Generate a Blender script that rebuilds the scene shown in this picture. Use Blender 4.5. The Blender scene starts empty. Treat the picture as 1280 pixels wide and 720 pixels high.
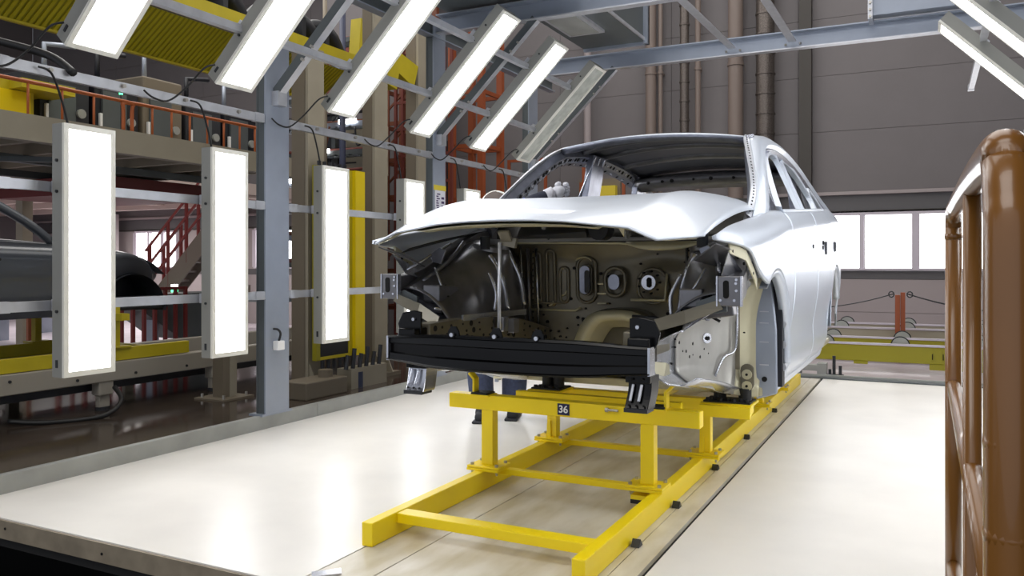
import bpy, math, random
from mathutils import Vector, Matrix
random.seed(7)
C = bpy.context.scene.collection
sc = bpy.context.scene
# ------------------------------------------------------------------ camera
H = 1.15
cam_d = bpy.data.cameras.new('camera'); cam = bpy.data.objects.new('camera', cam_d); C.objects.link(cam)
cam_d.sensor_width = 36; cam_d.lens = 1029/1280*36
cam_d.shift_y = -30/1280
cam_d.clip_start = .05; cam_d.clip_end = 200
cam.location = (0, 0, H); cam.rotation_euler = (math.pi/2, 0, math.atan(519/1029))
sc.camera = cam
# ------------------------------------------------------------------ world / exposure
w = bpy.data.worlds.new('world'); sc.world = w; w.use_nodes = True
w.node_tree.nodes['Background'].inputs[0].default_value = (.72, .76, .85, 1)
w.node_tree.nodes['Background'].inputs[1].default_value = .8
sc.view_settings.view_transform = 'Standard'; sc.view_settings.look = 'None'
sc.view_settings.exposure = .2; sc.view_settings.gamma = 1; sc.view_settings.use_curve_mapping = False
PANEL_POWER = 8.0
def add_hall_fill(n, loc, sx, sy, e, col=(1, .97, .93), rot=(0, 0, 0)):  # bare area lights: general hall lighting plus added fill, no fixtures modelled
    d = bpy.data.lights.new(n, 'AREA'); d.shape = 'RECTANGLE'; d.size = sx; d.size_y = sy; d.energy = e; d.color = col
    o = bpy.data.objects.new(n, d); o.location = loc; o.rotation_euler = rot; C.objects.link(o); return o
add_hall_fill('hall_fill', (-1.5, 6, 7.4), 6, 8, 300)
add_hall_fill('hall_fill', (-9, 7, 7.4), 6, 8, 330)
add_hall_fill('hall_fill', (-14, 10.4, 2.2), 5, 3, 150)  # added fill, brightens the space under the far-left ceiling
add_hall_fill('hall_fill', (-1.5, -3.5, 7.4), 6, 4, 300)  # added fill behind the camera, lifts the engine bay
add_hall_fill('hall_fill', (-9.5, 4.6, 1.9), 3, 4, 45)  # added fill below the mezzanine deck, lightens its joists
add_hall_fill('hall_fill', (-2, 11, 7.4), 8, 2, 110)
add_hall_fill('hall_fill', (-8.5, 7.5, 6.6), 3, 3, 60)

# ------------------------------------------------------------------ materials
def lin(c): return tuple(((v/255+.055)/1.055)**2.4 if v > 10 else v/255/12.92 for v in c)
MATS = {}
def mat(name, rgb, rough=.5, metal=0., noise=0., nscale=8., bump=0., spec=.5, coat=0., rgb2=None, stretch=(1, 1, 1)):
    m = bpy.data.materials.new(name); m.use_nodes = True; nt = m.node_tree; b = nt.nodes['Principled BSDF']
    col = lin(rgb)
    b.inputs['Base Color'].default_value = (*col, 1); b.inputs['Roughness'].default_value = rough
    b.inputs['Metallic'].default_value = metal; b.inputs['Specular IOR Level'].default_value = spec
    b.inputs['Coat Weight'].default_value = coat
    if noise or bump:
        tc = nt.nodes.new('ShaderNodeTexCoord'); mp = nt.nodes.new('ShaderNodeMapping'); mp.inputs['Scale'].default_value = stretch
        n = nt.nodes.new('ShaderNodeTexNoise'); n.inputs['Scale'].default_value = nscale; n.inputs['Detail'].default_value = 5
        nt.links.new(tc.outputs['Object'], mp.inputs[0]); nt.links.new(mp.outputs[0], n.inputs['Vector'])
        if noise:
            mx = nt.nodes.new('ShaderNodeMix'); mx.data_type = 'RGBA'
            c2 = lin(rgb2) if rgb2 else tuple(v*(1-noise) for v in col)
            mx.inputs[6].default_value = (*col, 1); mx.inputs[7].default_value = (*c2, 1)
            r = nt.nodes.new('ShaderNodeMapRange'); r.inputs[1].default_value = .38; r.inputs[2].default_value = .68
            nt.links.new(n.outputs[0], r.inputs[0]); nt.links.new(r.outputs[0], mx.inputs[0]); nt.links.new(mx.outputs[2], b.inputs['Base Color'])
        if bump:
            bp = nt.nodes.new('ShaderNodeBump'); bp.inputs['Strength'].default_value = bump; bp.inputs['Distance'].default_value = .01
            nt.links.new(n.outputs[0], bp.inputs['Height']); nt.links.new(bp.outputs[0], b.inputs['Normal'])
    MATS[name] = m; return m
def emis(name, rgb, s):
    m = bpy.data.materials.new(name); m.use_nodes = True; b = m.node_tree.nodes['Principled BSDF']
    b.inputs['Base Color'].default_value = (*lin(rgb), 1); b.inputs['Emission Color'].default_value = (*lin(rgb), 1); b.inputs['Emission Strength'].default_value = s
    MATS[name] = m; return m
M = MATS
mat('platform_paint', (233, 229, 222), .34, 0, .10, 1.6, .05)
mat('channel_paint', (216, 210, 197), .35, 0, 1, 3.5, .12, rgb2=(186, 175, 148), stretch=(2.2, .6, 1))
mat('platform_edge', (150, 138, 118), .6, 0, .3, 9)
mat('kerb_steel', (168, 170, 166), .45, .3, .18, 4)
mat('dark_gap', (28, 27, 26), .8)
mat('brown_floor', (78, 68, 60), .12, 0, .35, 2.2, .06)
mat('back_floor', (200, 190, 200), .35, 0, .15, 3)
mat('pit_shade', (12, 12, 12), .9)  # near-black colour carries the shade of the void below the platform
mat('wall_panel', (114, 109, 110), .6, 0, .06, 2)
mat('wall_low', (160, 150, 150), .6)
mat('wall_band', (92, 90, 92), .55)
mat('wall_brown', (104, 92, 84), .65)
mat('pipe_beige', (122, 109, 102), .5)
mat('column_dark', (66, 62, 58), .6)
mat('ceiling_grey', (70, 66, 66), .8)
mat('window_frame', (196, 188, 198), .4)
emis('daylight', (255, 255, 255), 3.2)
mat('spiral_duct', (112, 104, 99), .35, .6, .45, 60, .5)
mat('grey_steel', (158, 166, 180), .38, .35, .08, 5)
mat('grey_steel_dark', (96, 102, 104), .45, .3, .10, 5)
mat('galvanised', (200, 202, 208), .32, .55, .12, 12)
mat('lamp_housing', (146, 146, 140), .4, .15)
mat('lamp_bezel', (232, 230, 220), .4)
mat('tag_dark', (40, 42, 46), .5)
emis('lamp_glow', (250, 252, 255), PANEL_POWER)
mat('lamp_off', (200, 205, 196), .25, 0, .25, 10)
mat('cable', (22, 22, 24), .5)
mat('yellow', (250, 220, 10), .38, 0, .05, 3)
mat('yellow_dull', (196, 178, 28), .5, 0, .12, 4)
mat('black_rubber', (24, 24, 25), .6)
mat('bolt', (176, 172, 165), .3, .8)
mat('plate_blue', (16, 22, 70), .4)
mat('white_paint', (240, 240, 240), .5)
mat('roof_shade', (84, 86, 96), .4, .4)  # darker than the body steel, paints the shade under the roof
mat('body_white', (200, 207, 218), .34, .45, 0, coat=.25)
mat('body_inner', (150, 153, 166), .28, .75, .25, 14)
mat('silver', (205, 207, 215), .25, .85, .15, 15)
mat('dark_steel', (128, 127, 130), .3, .6, .3, 9, .08)
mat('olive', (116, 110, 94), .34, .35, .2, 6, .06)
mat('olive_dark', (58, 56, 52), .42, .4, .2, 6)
mat('beige_primer', (196, 190, 160), .35, .25, .1, 6)
mat('beam_black', (4, 4, 5), .2, 0, spec=.25)
mat('wheel_grey', (186, 184, 178), .38, .45, .12, 7)
mat('hole_shade', (8, 8, 8), .9)  # near-black solid discs and plates paint the shade inside openings
mat('brown_rail', (130, 86, 36), .3, 0, .12, 6, coat=.3)
mat('orange_paint', (116, 62, 36), .5, 0, .15, 5)
mat('rail_orange', (176, 92, 44), .5)
mat('orange_bright', (146, 72, 36), .5)
mat('red_pipe', (112, 52, 42), .5)
mat('maroon', (112, 42, 40), .5)
mat('beige_steel', (158, 150, 132), .55, 0, .08, 3)
mat('beige_dark', (118, 108, 92), .55)
mat('machine_dark', (52, 54, 60), .5, .2, .3, 5)
mat('machine_black', (22, 24, 32), .5)
mat('conveyor_beige', (160, 154, 142), .5)
mat('olive_yellow', (150, 142, 24), .5)
mat('far_car', (66, 70, 77), .35, .2, coat=.3)
mat('blue_pipe', (54, 60, 84), .5)
emis('green_light', (90, 255, 170), 3.)
emis('white_light', (255, 255, 255), 6.)
mat('jeans', (58, 66, 92), .85, 0, .3, 40, .2)
mat('navy_cloth', (34, 38, 54), .85, 0, .2, 30, .2)
mat('blue_cuff', (40, 90, 210), .7)
mat('glove', (205, 205, 212), .8, 0, .15, 30, .3)
mat('skin', (196, 150, 124), .6)
mat('hair', (44, 36, 32), .7)
mat('shoe', (34, 36, 42), .6)
mat('paper', (225, 225, 232), .6)
mat('print_purple', (70, 50, 95), .6)
mat('tape_yellow', (222, 200, 60), .5)
mat('pale_ceiling', (196, 180, 172), .8)

# ------------------------------------------------------------------ helpers
ORG = {}
def thing(name, label, cat, loc=(0, 0, 0), group=None, struct=False):
    o = bpy.data.objects.new(name, None); C.objects.link(o); o.location = loc; o.empty_display_size = .1
    ORG[o.name] = Vector(loc)
    if struct: o['kind'] = 'structure'
    if label: o['label'] = label
    if cat: o['category'] = cat
    if group: o['group'] = group
    return o
def tag(o, label, cat, group=None):
    o['label'] = label; o['category'] = cat
    if group: o['group'] = group
    return o
class MB:
    def __init__(s): s.v = []; s.f = []; s.pc = []
    def add(s, vs, fs):
        s.pc.append((list(vs), list(fs))); n = len(s.v); s.v += [Vector(p) for p in vs]; s.f += [tuple(i+n for i in f) for f in fs]; return s
    def box(s, x0, x1, y0, y1, z0, z1):
        return s.add([(x, y, z) for x in (x0, x1) for y in (y0, y1) for z in (z0, z1)],
            [(0, 1, 3, 2), (4, 6, 7, 5), (0, 4, 5, 1), (2, 3, 7, 6), (0, 2, 6, 4), (1, 5, 7, 3)])
    def bar(s, p, q, w, h, up=(0, 0, 1)):
        p, q = Vector(p), Vector(q); d = (q-p).normalized(); up = Vector(up)
        if abs(d.dot(up)) > .98: up = Vector((1, 0, 0))
        r = d.cross(up).normalized()*w/2; u = r.cross(d).normalized()*h/2
        vs = [a+sx*r+su*u for a in (p, q) for sx, su in ((-1, -1), (1, -1), (1, 1), (-1, 1))]
        return s.add(vs, [(3, 2, 1, 0), (4, 5, 6, 7), (0, 1, 5, 4), (1, 2, 6, 5), (2, 3, 7, 6), (3, 0, 4, 7)])
    def tube(s, pts, r, n=10, caps=True):
        pts = [Vector(p) for p in pts]; k = len(pts); up = None; rings = []
        for i, p in enumerate(pts):
            d = ((pts[min(i+1, k-1)]-pts[max(i-1, 0)])).normalized()
            if up is None: up = Vector((0, 0, 1)) if abs(d.z) < .9 else Vector((1, 0, 0))
            a = d.cross(up).normalized(); b = a.cross(d).normalized(); up = b
            rr = r[i] if isinstance(r, (list, tuple)) else r
            rings.append([p+(a*math.cos(2*math.pi*j/n)+b*math.sin(2*math.pi*j/n))*rr for j in range(n)])
        vs = [v for g in rings for v in g]
        fs = [(i*n+j, i*n+(j+1) % n, (i+1)*n+(j+1) % n, (i+1)*n+j) for i in range(k-1) for j in range(n)]
        if caps: fs += [tuple(range(n))[::-1], tuple((k-1)*n+j for j in range(n))]
        return s.add(vs, fs)
    def sweep(s, pts, prof, closed=True):
        """prof(i)->list of absolute points per station"""
        rings = [prof(i) for i in range(len(pts))]; n = len(rings[0]); vs = [v for g in rings for v in g]
        m = n if closed else n-1
        fs = [(i*n+j, i*n+(j+1) % n, (i+1)*n+(j+1) % n, (i+1)*n+j) for i in range(len(rings)-1) for j in range(m)]
        if closed: fs += [tuple(range(n))[::-1], tuple((len(rings)-1)*n+j for j in range(n))]
        return s.add(vs, fs)
    def prism(s, poly, axis, a, b):
        """poly of 2D points extruded along axis x/y/z from a to b"""
        def P(p, t):
            return {'x': (t, p[0], p[1]), 'y': (p[0], t, p[1]), 'z': (p[0], p[1], t)}[axis]
        n = len(poly)
        return s.add([P(p, a) for p in poly]+[P(p, b) for p in poly],
            [tuple(range(n))[::-1], tuple(range(n, 2*n))]+[(i, (i+1) % n, n+(i+1) % n, n+i) for i in range(n)])
    def grid(s, rows):
        m = len(rows[0]); vs = [p for r in rows for p in r]
        return s.add(vs, [(i*m+j, i*m+j+1, (i+1)*m+j+1, (i+1)*m+j) for i in range(len(rows)-1) for j in range(m-1)])
    def disc(s, c, nrm, r, t=.002, n=8):
        c = Vector(c); nv = Vector(nrm).normalized(); return s.tube([c-nv*t, c+nv*t], r, n)
    def each(s, name, m, parent=None, **k):
        out = []
        for v, f in s.pc:
            q = MB(); q.add(v, f); out.append(q.build(name, m, parent, **k))
        return out
    def build(s, name, m, parent=None, bevel=0, smooth=False, solid=0, subd=0, kind=None, world=True, auto=None, sol_off=-1):
        me = bpy.data.meshes.new(name)
        if parent is not None: off = ORG.get(parent.name, Vector()) if world else Vector()
        elif world:
            xs = [v.x for v in s.v]; ys = [v.y for v in s.v]; off = Vector(((min(xs)+max(xs))/2, (min(ys)+max(ys))/2, min(v.z for v in s.v)))
        else: off = Vector()
        me.from_pydata([v-off for v in s.v], [], s.f); me.update()
        import bmesh
        bm = bmesh.new(); bm.from_mesh(me); bmesh.ops.recalc_face_normals(bm, faces=bm.faces); bm.to_mesh(me); bm.free()
        if isinstance(m, str): m = M[m]
        me.materials.append(m)
        if smooth: me.shade_smooth() if hasattr(me, 'shade_smooth') else [setattr(p, 'use_smooth', True) for p in me.polygons]
        o = bpy.data.objects.new(name, me); C.objects.link(o)
        if parent is not None: o.parent = parent; ORG[o.name] = ORG.get(parent.name, Vector()) if world else Vector()
        else: o.location = off; ORG[o.name] = off
        if solid: d = o.modifiers.new('thick', 'SOLIDIFY'); d.thickness = solid; d.offset = sol_off
        if bevel: d = o.modifiers.new('bevel', 'BEVEL'); d.width = bevel; d.segments = 2; d.limit_method = 'ANGLE'; d.angle_limit = .6
        if subd: d = o.modifiers.new('sub', 'SUBSURF'); d.levels = subd; d.render_levels = subd
        if smooth and auto:
            import bmesh as _b
            bm = _b.new(); bm.from_mesh(me)
            for e in bm.edges:
                if len(e.link_faces) == 2 and e.calc_face_angle(0) > auto: e.smooth = False
            bm.to_mesh(me); bm.free()
        if kind: o['kind'] = kind
        return o
def B(*a): return MB().box(*a)
def kids(o): return [c for c in bpy.data.objects if c.parent == o]
def dup(root, loc=None, rot=None, label=None):
    def cp(o, par):
        n = o.copy(); C.objects.link(n)
        if par is not None: n.parent = par
        for ch in CH.get(o.name, []): cp(ch, n)
        return n
    CH = {}
    for o in C.objects:
        if o.parent: CH.setdefault(o.parent.name, []).append(o)
    r = cp(root, None)
    if loc is not None: r.location = loc
    if rot is not None: r.rotation_euler = rot
    if label: r['label'] = label
    return r
def tab(x, T):
    if x <= T[0][0]: return T[0][1]
    if x >= T[-1][0]: return T[-1][1]
    for i in range(len(T)-1):
        if T[i][0] <= x <= T[i+1][0]:
            x0, y0 = T[i]; x1, y1 = T[i+1]
            def sl(a, b): return (T[b][1]-T[a][1])/(T[b][0]-T[a][0])
            s = sl(i, i+1)
            m0 = s if i == 0 else (sl(i-1, i)+s)/2
            m1 = s if i+2 >= len(T) else (sl(i+1, i+2)+s)/2
            if i and sl(i-1, i)*s <= 0: m0 = 0
            if i+2 < len(T) and sl(i+1, i+2)*s <= 0: m1 = 0
            h = x1-x0; t = (x-x0)/h
            return (2*t**3-3*t*t+1)*y0+(t**3-2*t*t+t)*h*m0+(-2*t**3+3*t*t)*y1+(t**3-t*t)*h*m1
def crv(pts, n):
    """catmull-rom through 3D points, n samples per segment"""
    P = [Vector(p) for p in pts]; out = []
    for i in range(len(P)-1):
        a = P[max(i-1, 0)]; b = P[i]; c = P[i+1]; d = P[min(i+2, len(P)-1)]
        for k in range(n):
            t = k/n
            out.append(.5*((2*b)+(c-a)*t+(2*a-5*b+4*c-d)*t*t+(3*b-a-3*c+d)*t**3))
    out.append(P[-1]); return out
def lr(a, b, n): return [a+(b-a)*i/(n-1) for i in range(n)]
def text(s, size, m, parent, loc, rot, depth=.001):
    cu = bpy.data.curves.new('t', 'FONT'); cu.body = s; cu.size = size; cu.extrude = depth; cu.align_x = 'CENTER'; cu.align_y = 'CENTER'; cu.offset = size*.018
    o = bpy.data.objects.new('t', cu); C.objects.link(o); dg = bpy.context.evaluated_depsgraph_get(); dg.update()
    me = bpy.data.meshes.new_from_object(o.evaluated_get(dg)); bpy.data.objects.remove(o)
    n = bpy.data.objects.new('digits', me); me.materials.clear(); me.materials.append(M[m]); C.objects.link(n)
    n.parent = parent; n.location = Vector(loc)-ORG[parent.name]; n.rotation_euler = rot; return n

# ================================================================== SETTING
def struct(o): o['kind'] = 'structure'; return o
KX = -4.12                                    # kerb line
fl = thing('floor', None, None, (0, 2.29, 0), struct=True)
PF, PB = 2.29, 8.76                           # platform front and back edges
B(KX, -2.045, PF, PB, -.085, 0).build('floor_panel', 'platform_paint', fl)
B(-2.039, -1.825, PF, PB, -.085, -.001).build('floor_panel', 'channel_paint', fl)
B(-1.819, -1.055, PF, PB, -.085, -.001).build('floor_panel', 'channel_paint', fl)
B(-1.05, -.955, PF, PB, -.085, 0).build('floor_strip', 'channel_paint', fl)
B(-.93, 1.6, PF, PB, -.085, 0).build('floor_panel', 'platform_paint', fl)
B(-.957, -.928, PF+.01, PB, -.085, -.02).build('floor_slot', 'dark_gap', fl)
B(KX-.1, 1.6, PF+.02, PB, -.14, -.086).build('platform_underside', 'dark_gap', fl)
e = MB(); e.box(KX, -2.04, PF-.012, PF, -.088, -.006); e.box(-2.03, 1.6, PF-.012, PF, -.088, -.006)
e.build('platform_edge', 'platform_edge', fl)
m_ = MB()
for x, z in ((-3.7, -.04), (-3.05, -.05), (-2.3, -.045)): m_.disc((x, PF-.013, z), (0, 1, 0), .006)
m_.build('bolt_hole', 'hole_shade', fl, kind='stuff')
B(KX-.1, 1.6, PB+.01, PB+.10, -.085, .012).build('steel_channel', 'grey_steel_dark', fl)
B(KX-.1, 1.6, PB+.10, PB+.13, -.085, .03).build('steel_channel', 'kerb_steel', fl)
struct(B(-3.6, 7, PB+.13, 13, -.12, -.02).build('floor', 'back_floor'))
struct(B(-8.4, -4.17, -2, 13, -.2, -.1).build('floor', 'brown_floor'))
struct(B(-20, -8.4, -2, 13, -.2, -.098).build('floor', 'back_floor'))
struct(B(-22, 8, -8, 14, -1.7, -1.6).build('floor', 'pit_shade'))
struct(B(-4.17, 1.6, 8.9, 13, -.3, -.125).build('floor', 'brown_floor'))
struct(B(-20, -4.17, -2.1, -2, -1.6, -.1).build('trim_1', 'pit_shade'))
k = thing('trim_2', None, None, (KX, 2.45, 0), struct=True)
k.name = 'trim_2'
for i, (a, b) in enumerate(((2.5, 4.9), (4.903, 7.2), (7.203, 8.9))):
    B(KX-.045, KX, a, b, -.1, .096).build('kerb_plate', 'kerb_steel', k, bevel=.004)
    B(KX-.10, KX-.047, a, b, -.1, .075).build('kerb_angle', 'grey_steel_dark', k)
# walls
YB = 13.
wb = thing('wall_back', None, None, (0, YB, 0), struct=True)
B(-20, 7, YB+.1, YB+.25, -.2, 9).build('backing', 'wall_band', wb)
cols = [-20, -16.9, -14.1, -11.1, -8.2, -5.63, -3.68, -1.73, 4.6, 7]
rowsz = [-.1, .95]
def panel(x0, x1, z0, z1, m='wall_panel'): return B(x0+.003, x1-.003, YB, YB+.1, z0+.0025, z1-.0025).build('wall_panel', m, wb)
hz = [2.16, 3.11, 3.94, 4.79, 5.7, 6.6, 7.5, 9]
for i in range(len(cols)-1):
    a, b = cols[i], cols[i+1]
    if b < -8: a2 = -.1
    for j in range(len(hz)-1): panel(a, b, hz[j], hz[j+1])
    panel(a, b, 1.93, 2.16, 'wall_band')
    for z0, z1 in ((-.1, .45), (.45, .93)): panel(a, b, z0, z1, 'wall_low')
    panel(a, b, .93, 1.05, 'wall_band')
B(-20, 7, YB-.05, YB, 2.16, 2.21).build('ledge', 'wall_low', wb, bevel=.005)
B(-20, 7, YB-.03, YB, 1.90, 1.93).build('ledge', 'column_dark', wb)
B(-8.2, -1.56, YB, YB+.1, 1.05, 1.93).build('wall_panel', 'wall_brown', wb)
# window strips
def winrow(idx, x0, x1, n, z0=1.06, z1=1.92):
    wn = thing('window_%d' % idx, None, None, (x0, YB, z0), struct=True)
    f = MB(); f.box(x0, x1, YB-.03, YB+.03, z1-.06, z1); f.box(x0, x1, YB-.05, YB+.03, z0, z0+.03)
    f.build('window_frame', 'window_frame', wn)
    wd = (x1-x0)/n
    for i in range(n+1):
        hw = .05 if i % 2 == 0 else .028
        B(x0+i*wd-hw, x0+i*wd+hw, YB-.03, YB+.03, z0+.03, z1-.06).build('mullion', 'window_frame', wn)
    for i in range(n):
        B(x0+i*wd+.04, x0+(i+1)*wd-.04, YB+.04, YB+.05, z0+.03, z1-.06).build('pane', 'daylight', wn)
winrow(1, -1.55, 4.07, 8)
winrow(2, -16.25, -14.9, 3)
winrow(3, -12.6, -11.2, 2)
winrow(4, -9.9, -8.9, 2)
B(-20, -16.25, YB, YB+.1, 1.05, 1.93).build('wall_panel', 'wall_low', wb)
B(-14.9, -12.6, YB, YB+.1, 1.05, 1.93).build('wall_panel', 'wall_low', wb)
B(-11.2, -9.9, YB, YB+.1, 1.05, 1.93).build('wall_panel', 'wall_low', wb)
B(-8.9, -8.2, YB, YB+.1, 1.05, 1.93).build('wall_panel', 'wall_low', wb)
B(4.1, 7, YB, YB+.1, 1.05, 1.93).build('wall_panel', 'wall_low', wb)
struct(B(-20.2, -20, -2, YB, -.2, 9).build('wall_left', 'wall_panel'))
struct(B(7, 7.2, -8, YB, -1.6, 9).build('wall_right', 'wall_panel'))
struct(B(-20, 7, -8, YB+.2, 9, 9.2).build('ceiling', 'ceiling_grey'))
# columns and pipes on the back wall
tag(B(-1.70, -1.53, YB-.16, YB-.01, -.1, 8.9).build('wall_column', 'column_dark'), 'dark steel column against the grey back wall, above the car tail', 'column')
def downpipe(x, r, m, lab, cat='pipe'):
    o = thing('downpipe', lab, cat, (x, YB-.2, 0))
    MB().tube([(x, YB-.2, -.1), (x, YB-.2, 8.8)], r, 16).build('pipe', m, o, smooth=True, auto=1)
    mm = MB()
    for z in (2.6, 4.2, 5.8): mm.tube([(x, YB-.2, z-.02), (x, YB-.2, z+.02)], r+.012, 16); mm.box(x-.02, x+.02, YB-.2, YB-.02, z-.015, z+.015)
    mm.each('clamp', m, o)
downpipe(-2.62, .115, 'pipe_beige', 'wide beige downpipe on back wall between the two spiral ducts')
downpipe(-3.96, .085, 'pipe_beige', 'beige downpipe on back wall left of the thin spiral duct')
downpipe(-3.80, .035, 'pipe_beige', 'thin beige pipe close beside the beige downpipe on back wall')
downpipe(-3.20, .045, 'pipe_beige', 'thin beige pipe just right of the thin spiral duct')
downpipe(-5.05, .06, 'wall_low', 'pale vertical pipe on back wall behind the unlit lamp panel')
def spiral(x, r, lab):
    o = thing('spiral_duct', lab, 'duct', (x, YB-.25, 0))
    MB().tube([(x, YB-.25, 1.95), (x, YB-.25, 8.8)], r, 20).build('duct', 'spiral_duct', o, smooth=True, auto=1)
    z = 2.2; i = 0
    while z < 6.5:
        MB().tube([(x, YB-.25, z-.012), (x, YB-.25, z+.012)], r+.012, 20).build('seam_ring', 'spiral_duct', o); z += .30
spiral(-3.40, .07, 'thin spiral metal duct running up the back wall')
spiral(-2.17, .135, 'thick spiral metal duct running up the back wall beside dark column')

# ================================================================== LIGHT TUNNEL FRAME
def hpost(x, y0, y1, z0, z1, lab, s=1):
    t = thing('steel_post', lab, 'post', (x, (y0+y1)/2, z0))
    a = x; b = x-s*.085
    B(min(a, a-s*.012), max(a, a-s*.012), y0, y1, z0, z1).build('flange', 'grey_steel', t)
    B(min(b, b+s*.012), max(b, b+s*.012), y0, y1, z0, z1).build('flange', 'grey_steel_dark', t)  # darker copy of the post steel paints the shaded rear flange and web
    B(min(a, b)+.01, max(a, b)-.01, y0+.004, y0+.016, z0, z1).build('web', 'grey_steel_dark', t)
    B(min(a, b)-.04, max(a, b)+.002, y0-.03, y1+.03, z0-.003, z0+.012).build('base_plate', 'grey_steel', t)
    return t
PY = [(2.24, 2.455), (4.33, 4.565), (6.51, 6.72), (8.56, 8.80)]
plabs = ['grey steel post at the left edge of the frame, beside the kerb start', 'wide grey steel post with white socket box on left kerb', 'grey steel post with yellow tape and printed notice', 'grey steel post seen through the windscreen opening of the car']
posts = []
for i, (a, b) in enumerate(PY):
    posts.append(hpost(-4.10, a, b, .095 if i < 3 else .03, 3.42, plabs[i]))
# right row of posts
for i, (a, b) in enumerate(PY[1:]):
    hpost(1.32, a, b, 0, 3.42, 'grey steel post of the right light row, %s from the camera' % ('nearest', 'second', 'third')[i], -1)
# socket box on post 2
t = thing('socket_box', 'small white socket box with black cable on the wide grey post', 'socket', (-4.09, 4.42, .58))
B(-4.099, -4.05, 4.40, 4.47, .545, .61).build('box', 'white_paint', t, bevel=.006)
MB().tube(crv([(-4.07, 4.43, .61), (-4.06, 4.435, .66), (-4.07, 4.42, .69), (-4.095, 4.40, .695)], 5), .008, 8).build('cable', 'cable', t, smooth=True)
# tape and notice on post 3
tag(B(-4.0995, -4.097, 6.51, 6.725, 1.842, 1.89).build('yellow_tape', 'tape_yellow'), 'yellow tape band around the grey post above the notice', 'tape')
n = thing('notice', 'white printed notice stuck on the grey post under yellow tape', 'notice', (-4.096, 6.6, 1.60))
B(-4.0985, -4.0965, 6.53, 6.71, 1.60, 1.84).build('sheet', 'paper', n)
mm = MB()
for zz in lr(1.63, 1.80, 9):
    a = 6.55+random.random()*.02; mm.box(-4.0965, -4.0955, a, a+.03+random.random()*.03, zz, zz+.012)
for zz in (1.68, 1.72, 1.76): mm.box(-4.0965, -4.0955, 6.64, 6.69, zz, zz+.022)
mm.each('print', 'print_purple', n)
# longitudinal and transverse beams
def ibeam(p, q, w, h, lab, m='grey_steel', name='steel_beam', ax='y'):
    t = thing(name, lab, 'beam', p)
    p = Vector(p); q = Vector(q); up = Vector((0, 0, 1))
    MB().bar(p-up*(h/2-.006), q-up*(h/2-.006), w, .012).build('flange', m, t)
    MB().bar(p+up*(h/2-.006), q+up*(h/2-.006), w, .012).build('flange', m, t)
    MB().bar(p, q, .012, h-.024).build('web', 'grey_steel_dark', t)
    return t
ibeam((-4.14, 1.2, 3.34), (-4.14, 9.3, 3.34), .09, .14, 'grey steel beam running along the tops of the left posts')
ibeam((1.36, 1.2, 3.49), (1.36, 9.3, 3.49), .09, .12, 'grey steel beam running along the tops of the right posts')
for y, l in ((4.45, 'nearest'), (6.62, 'middle'), (8.67, 'farthest')):
    z = 3.385
    t = thing('cross_beam', '%s grey steel beam crossing the tunnel above the car' % l, 'beam', (-1.4, y, z))
    B(-4.09, 1.31, y-.006, y+.006, z-.075, z+.08).build('web', 'grey_steel', t)
    B(-4.09, 1.31, y-.09, y, z-.087, z-.075).build('flange', 'galvanised', t)
    B(-4.09, 1.31, y-.09, y, z+.08, z+.092).build('flange', 'grey_steel', t)
for i, (xa, ya, xb, yb) in enumerate(((-1.85, 6.63, -1.79, 8.58), (-1.22, 6.63, -1.20, 8.58))):
    t = thing('roof_strut', ('left', 'right')[i]+' of the two galvanised struts between the upper cross beams', 'strut', (xa, ya, 3.36))
    MB().bar((xa, ya, 3.37), (xb, yb, 3.37), .075, .012).build('flange', 'galvanised', t)
    MB().bar((xa-.02, ya, 3.40), (xb-.02, yb, 3.40), .01, .05).build('web', 'grey_steel', t)
    mm = MB()
    for dx in (-.07, .07): mm.disc((xb+dx, yb+.04, 3.35), (0, 0, 1), .012, .01)
    mm.each('bolt', 'bolt', t)
# sheet deck and vent duct above
t = thing('duct_box', 'grey sheet metal air duct box hanging between upper beams', 'duct', (-2.9, 7.6, 3.45))
B(-3.3, -2.62, 6.95, 8.25, 3.46, 4.0).build('box', 'grey_steel_dark', t)
B(-2.615, -2.60, 6.95, 8.25, 3.46, 3.49).build('flange', 'galvanised', t)
mm = MB(); mm.box(-3.3, -2.58, 8.25, 8.29, 3.43, 4.0); mm.box(-2.62, -2.58, 8.20, 8.29, 3.43, 4.0); mm.each('flange', 'grey_steel', t)
g = B(-3.21, -2.84, 6.93, 7.66, 3.432, 3.459).build('grille_frame', 'galvanised', t)
B(-3.175, -2.885, 6.96, 7.62, 3.426, 3.431).build('grille', 'kerb_steel', t)
tag(B(-4.0, -2.7, 4.9, 6.7, 3.50, 3.55).build('ceiling_plate', 'grey_steel_dark'), 'dark grey sheet deck above the upper cross beam', 'plate')
t = thing('duct_connector', 'galvanised connector box on the far cross beam near the right lamp panels', 'connector', (-.2, 8.5, 3.5))
B(-.46, .35, 8.48, 8.66, 3.50, 3.75).build('box', 'grey_steel', t)
B(-.50, -.46, 8.44, 8.68, 3.46, 3.78).build('flange', 'galvanised', t)
mm = MB()
for z in lr(3.48, 3.74, 5): mm.disc((-.48, 8.43, z), (0, 1, 0), .012, .01)
mm.each('bolt', 'bolt', t)

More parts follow.
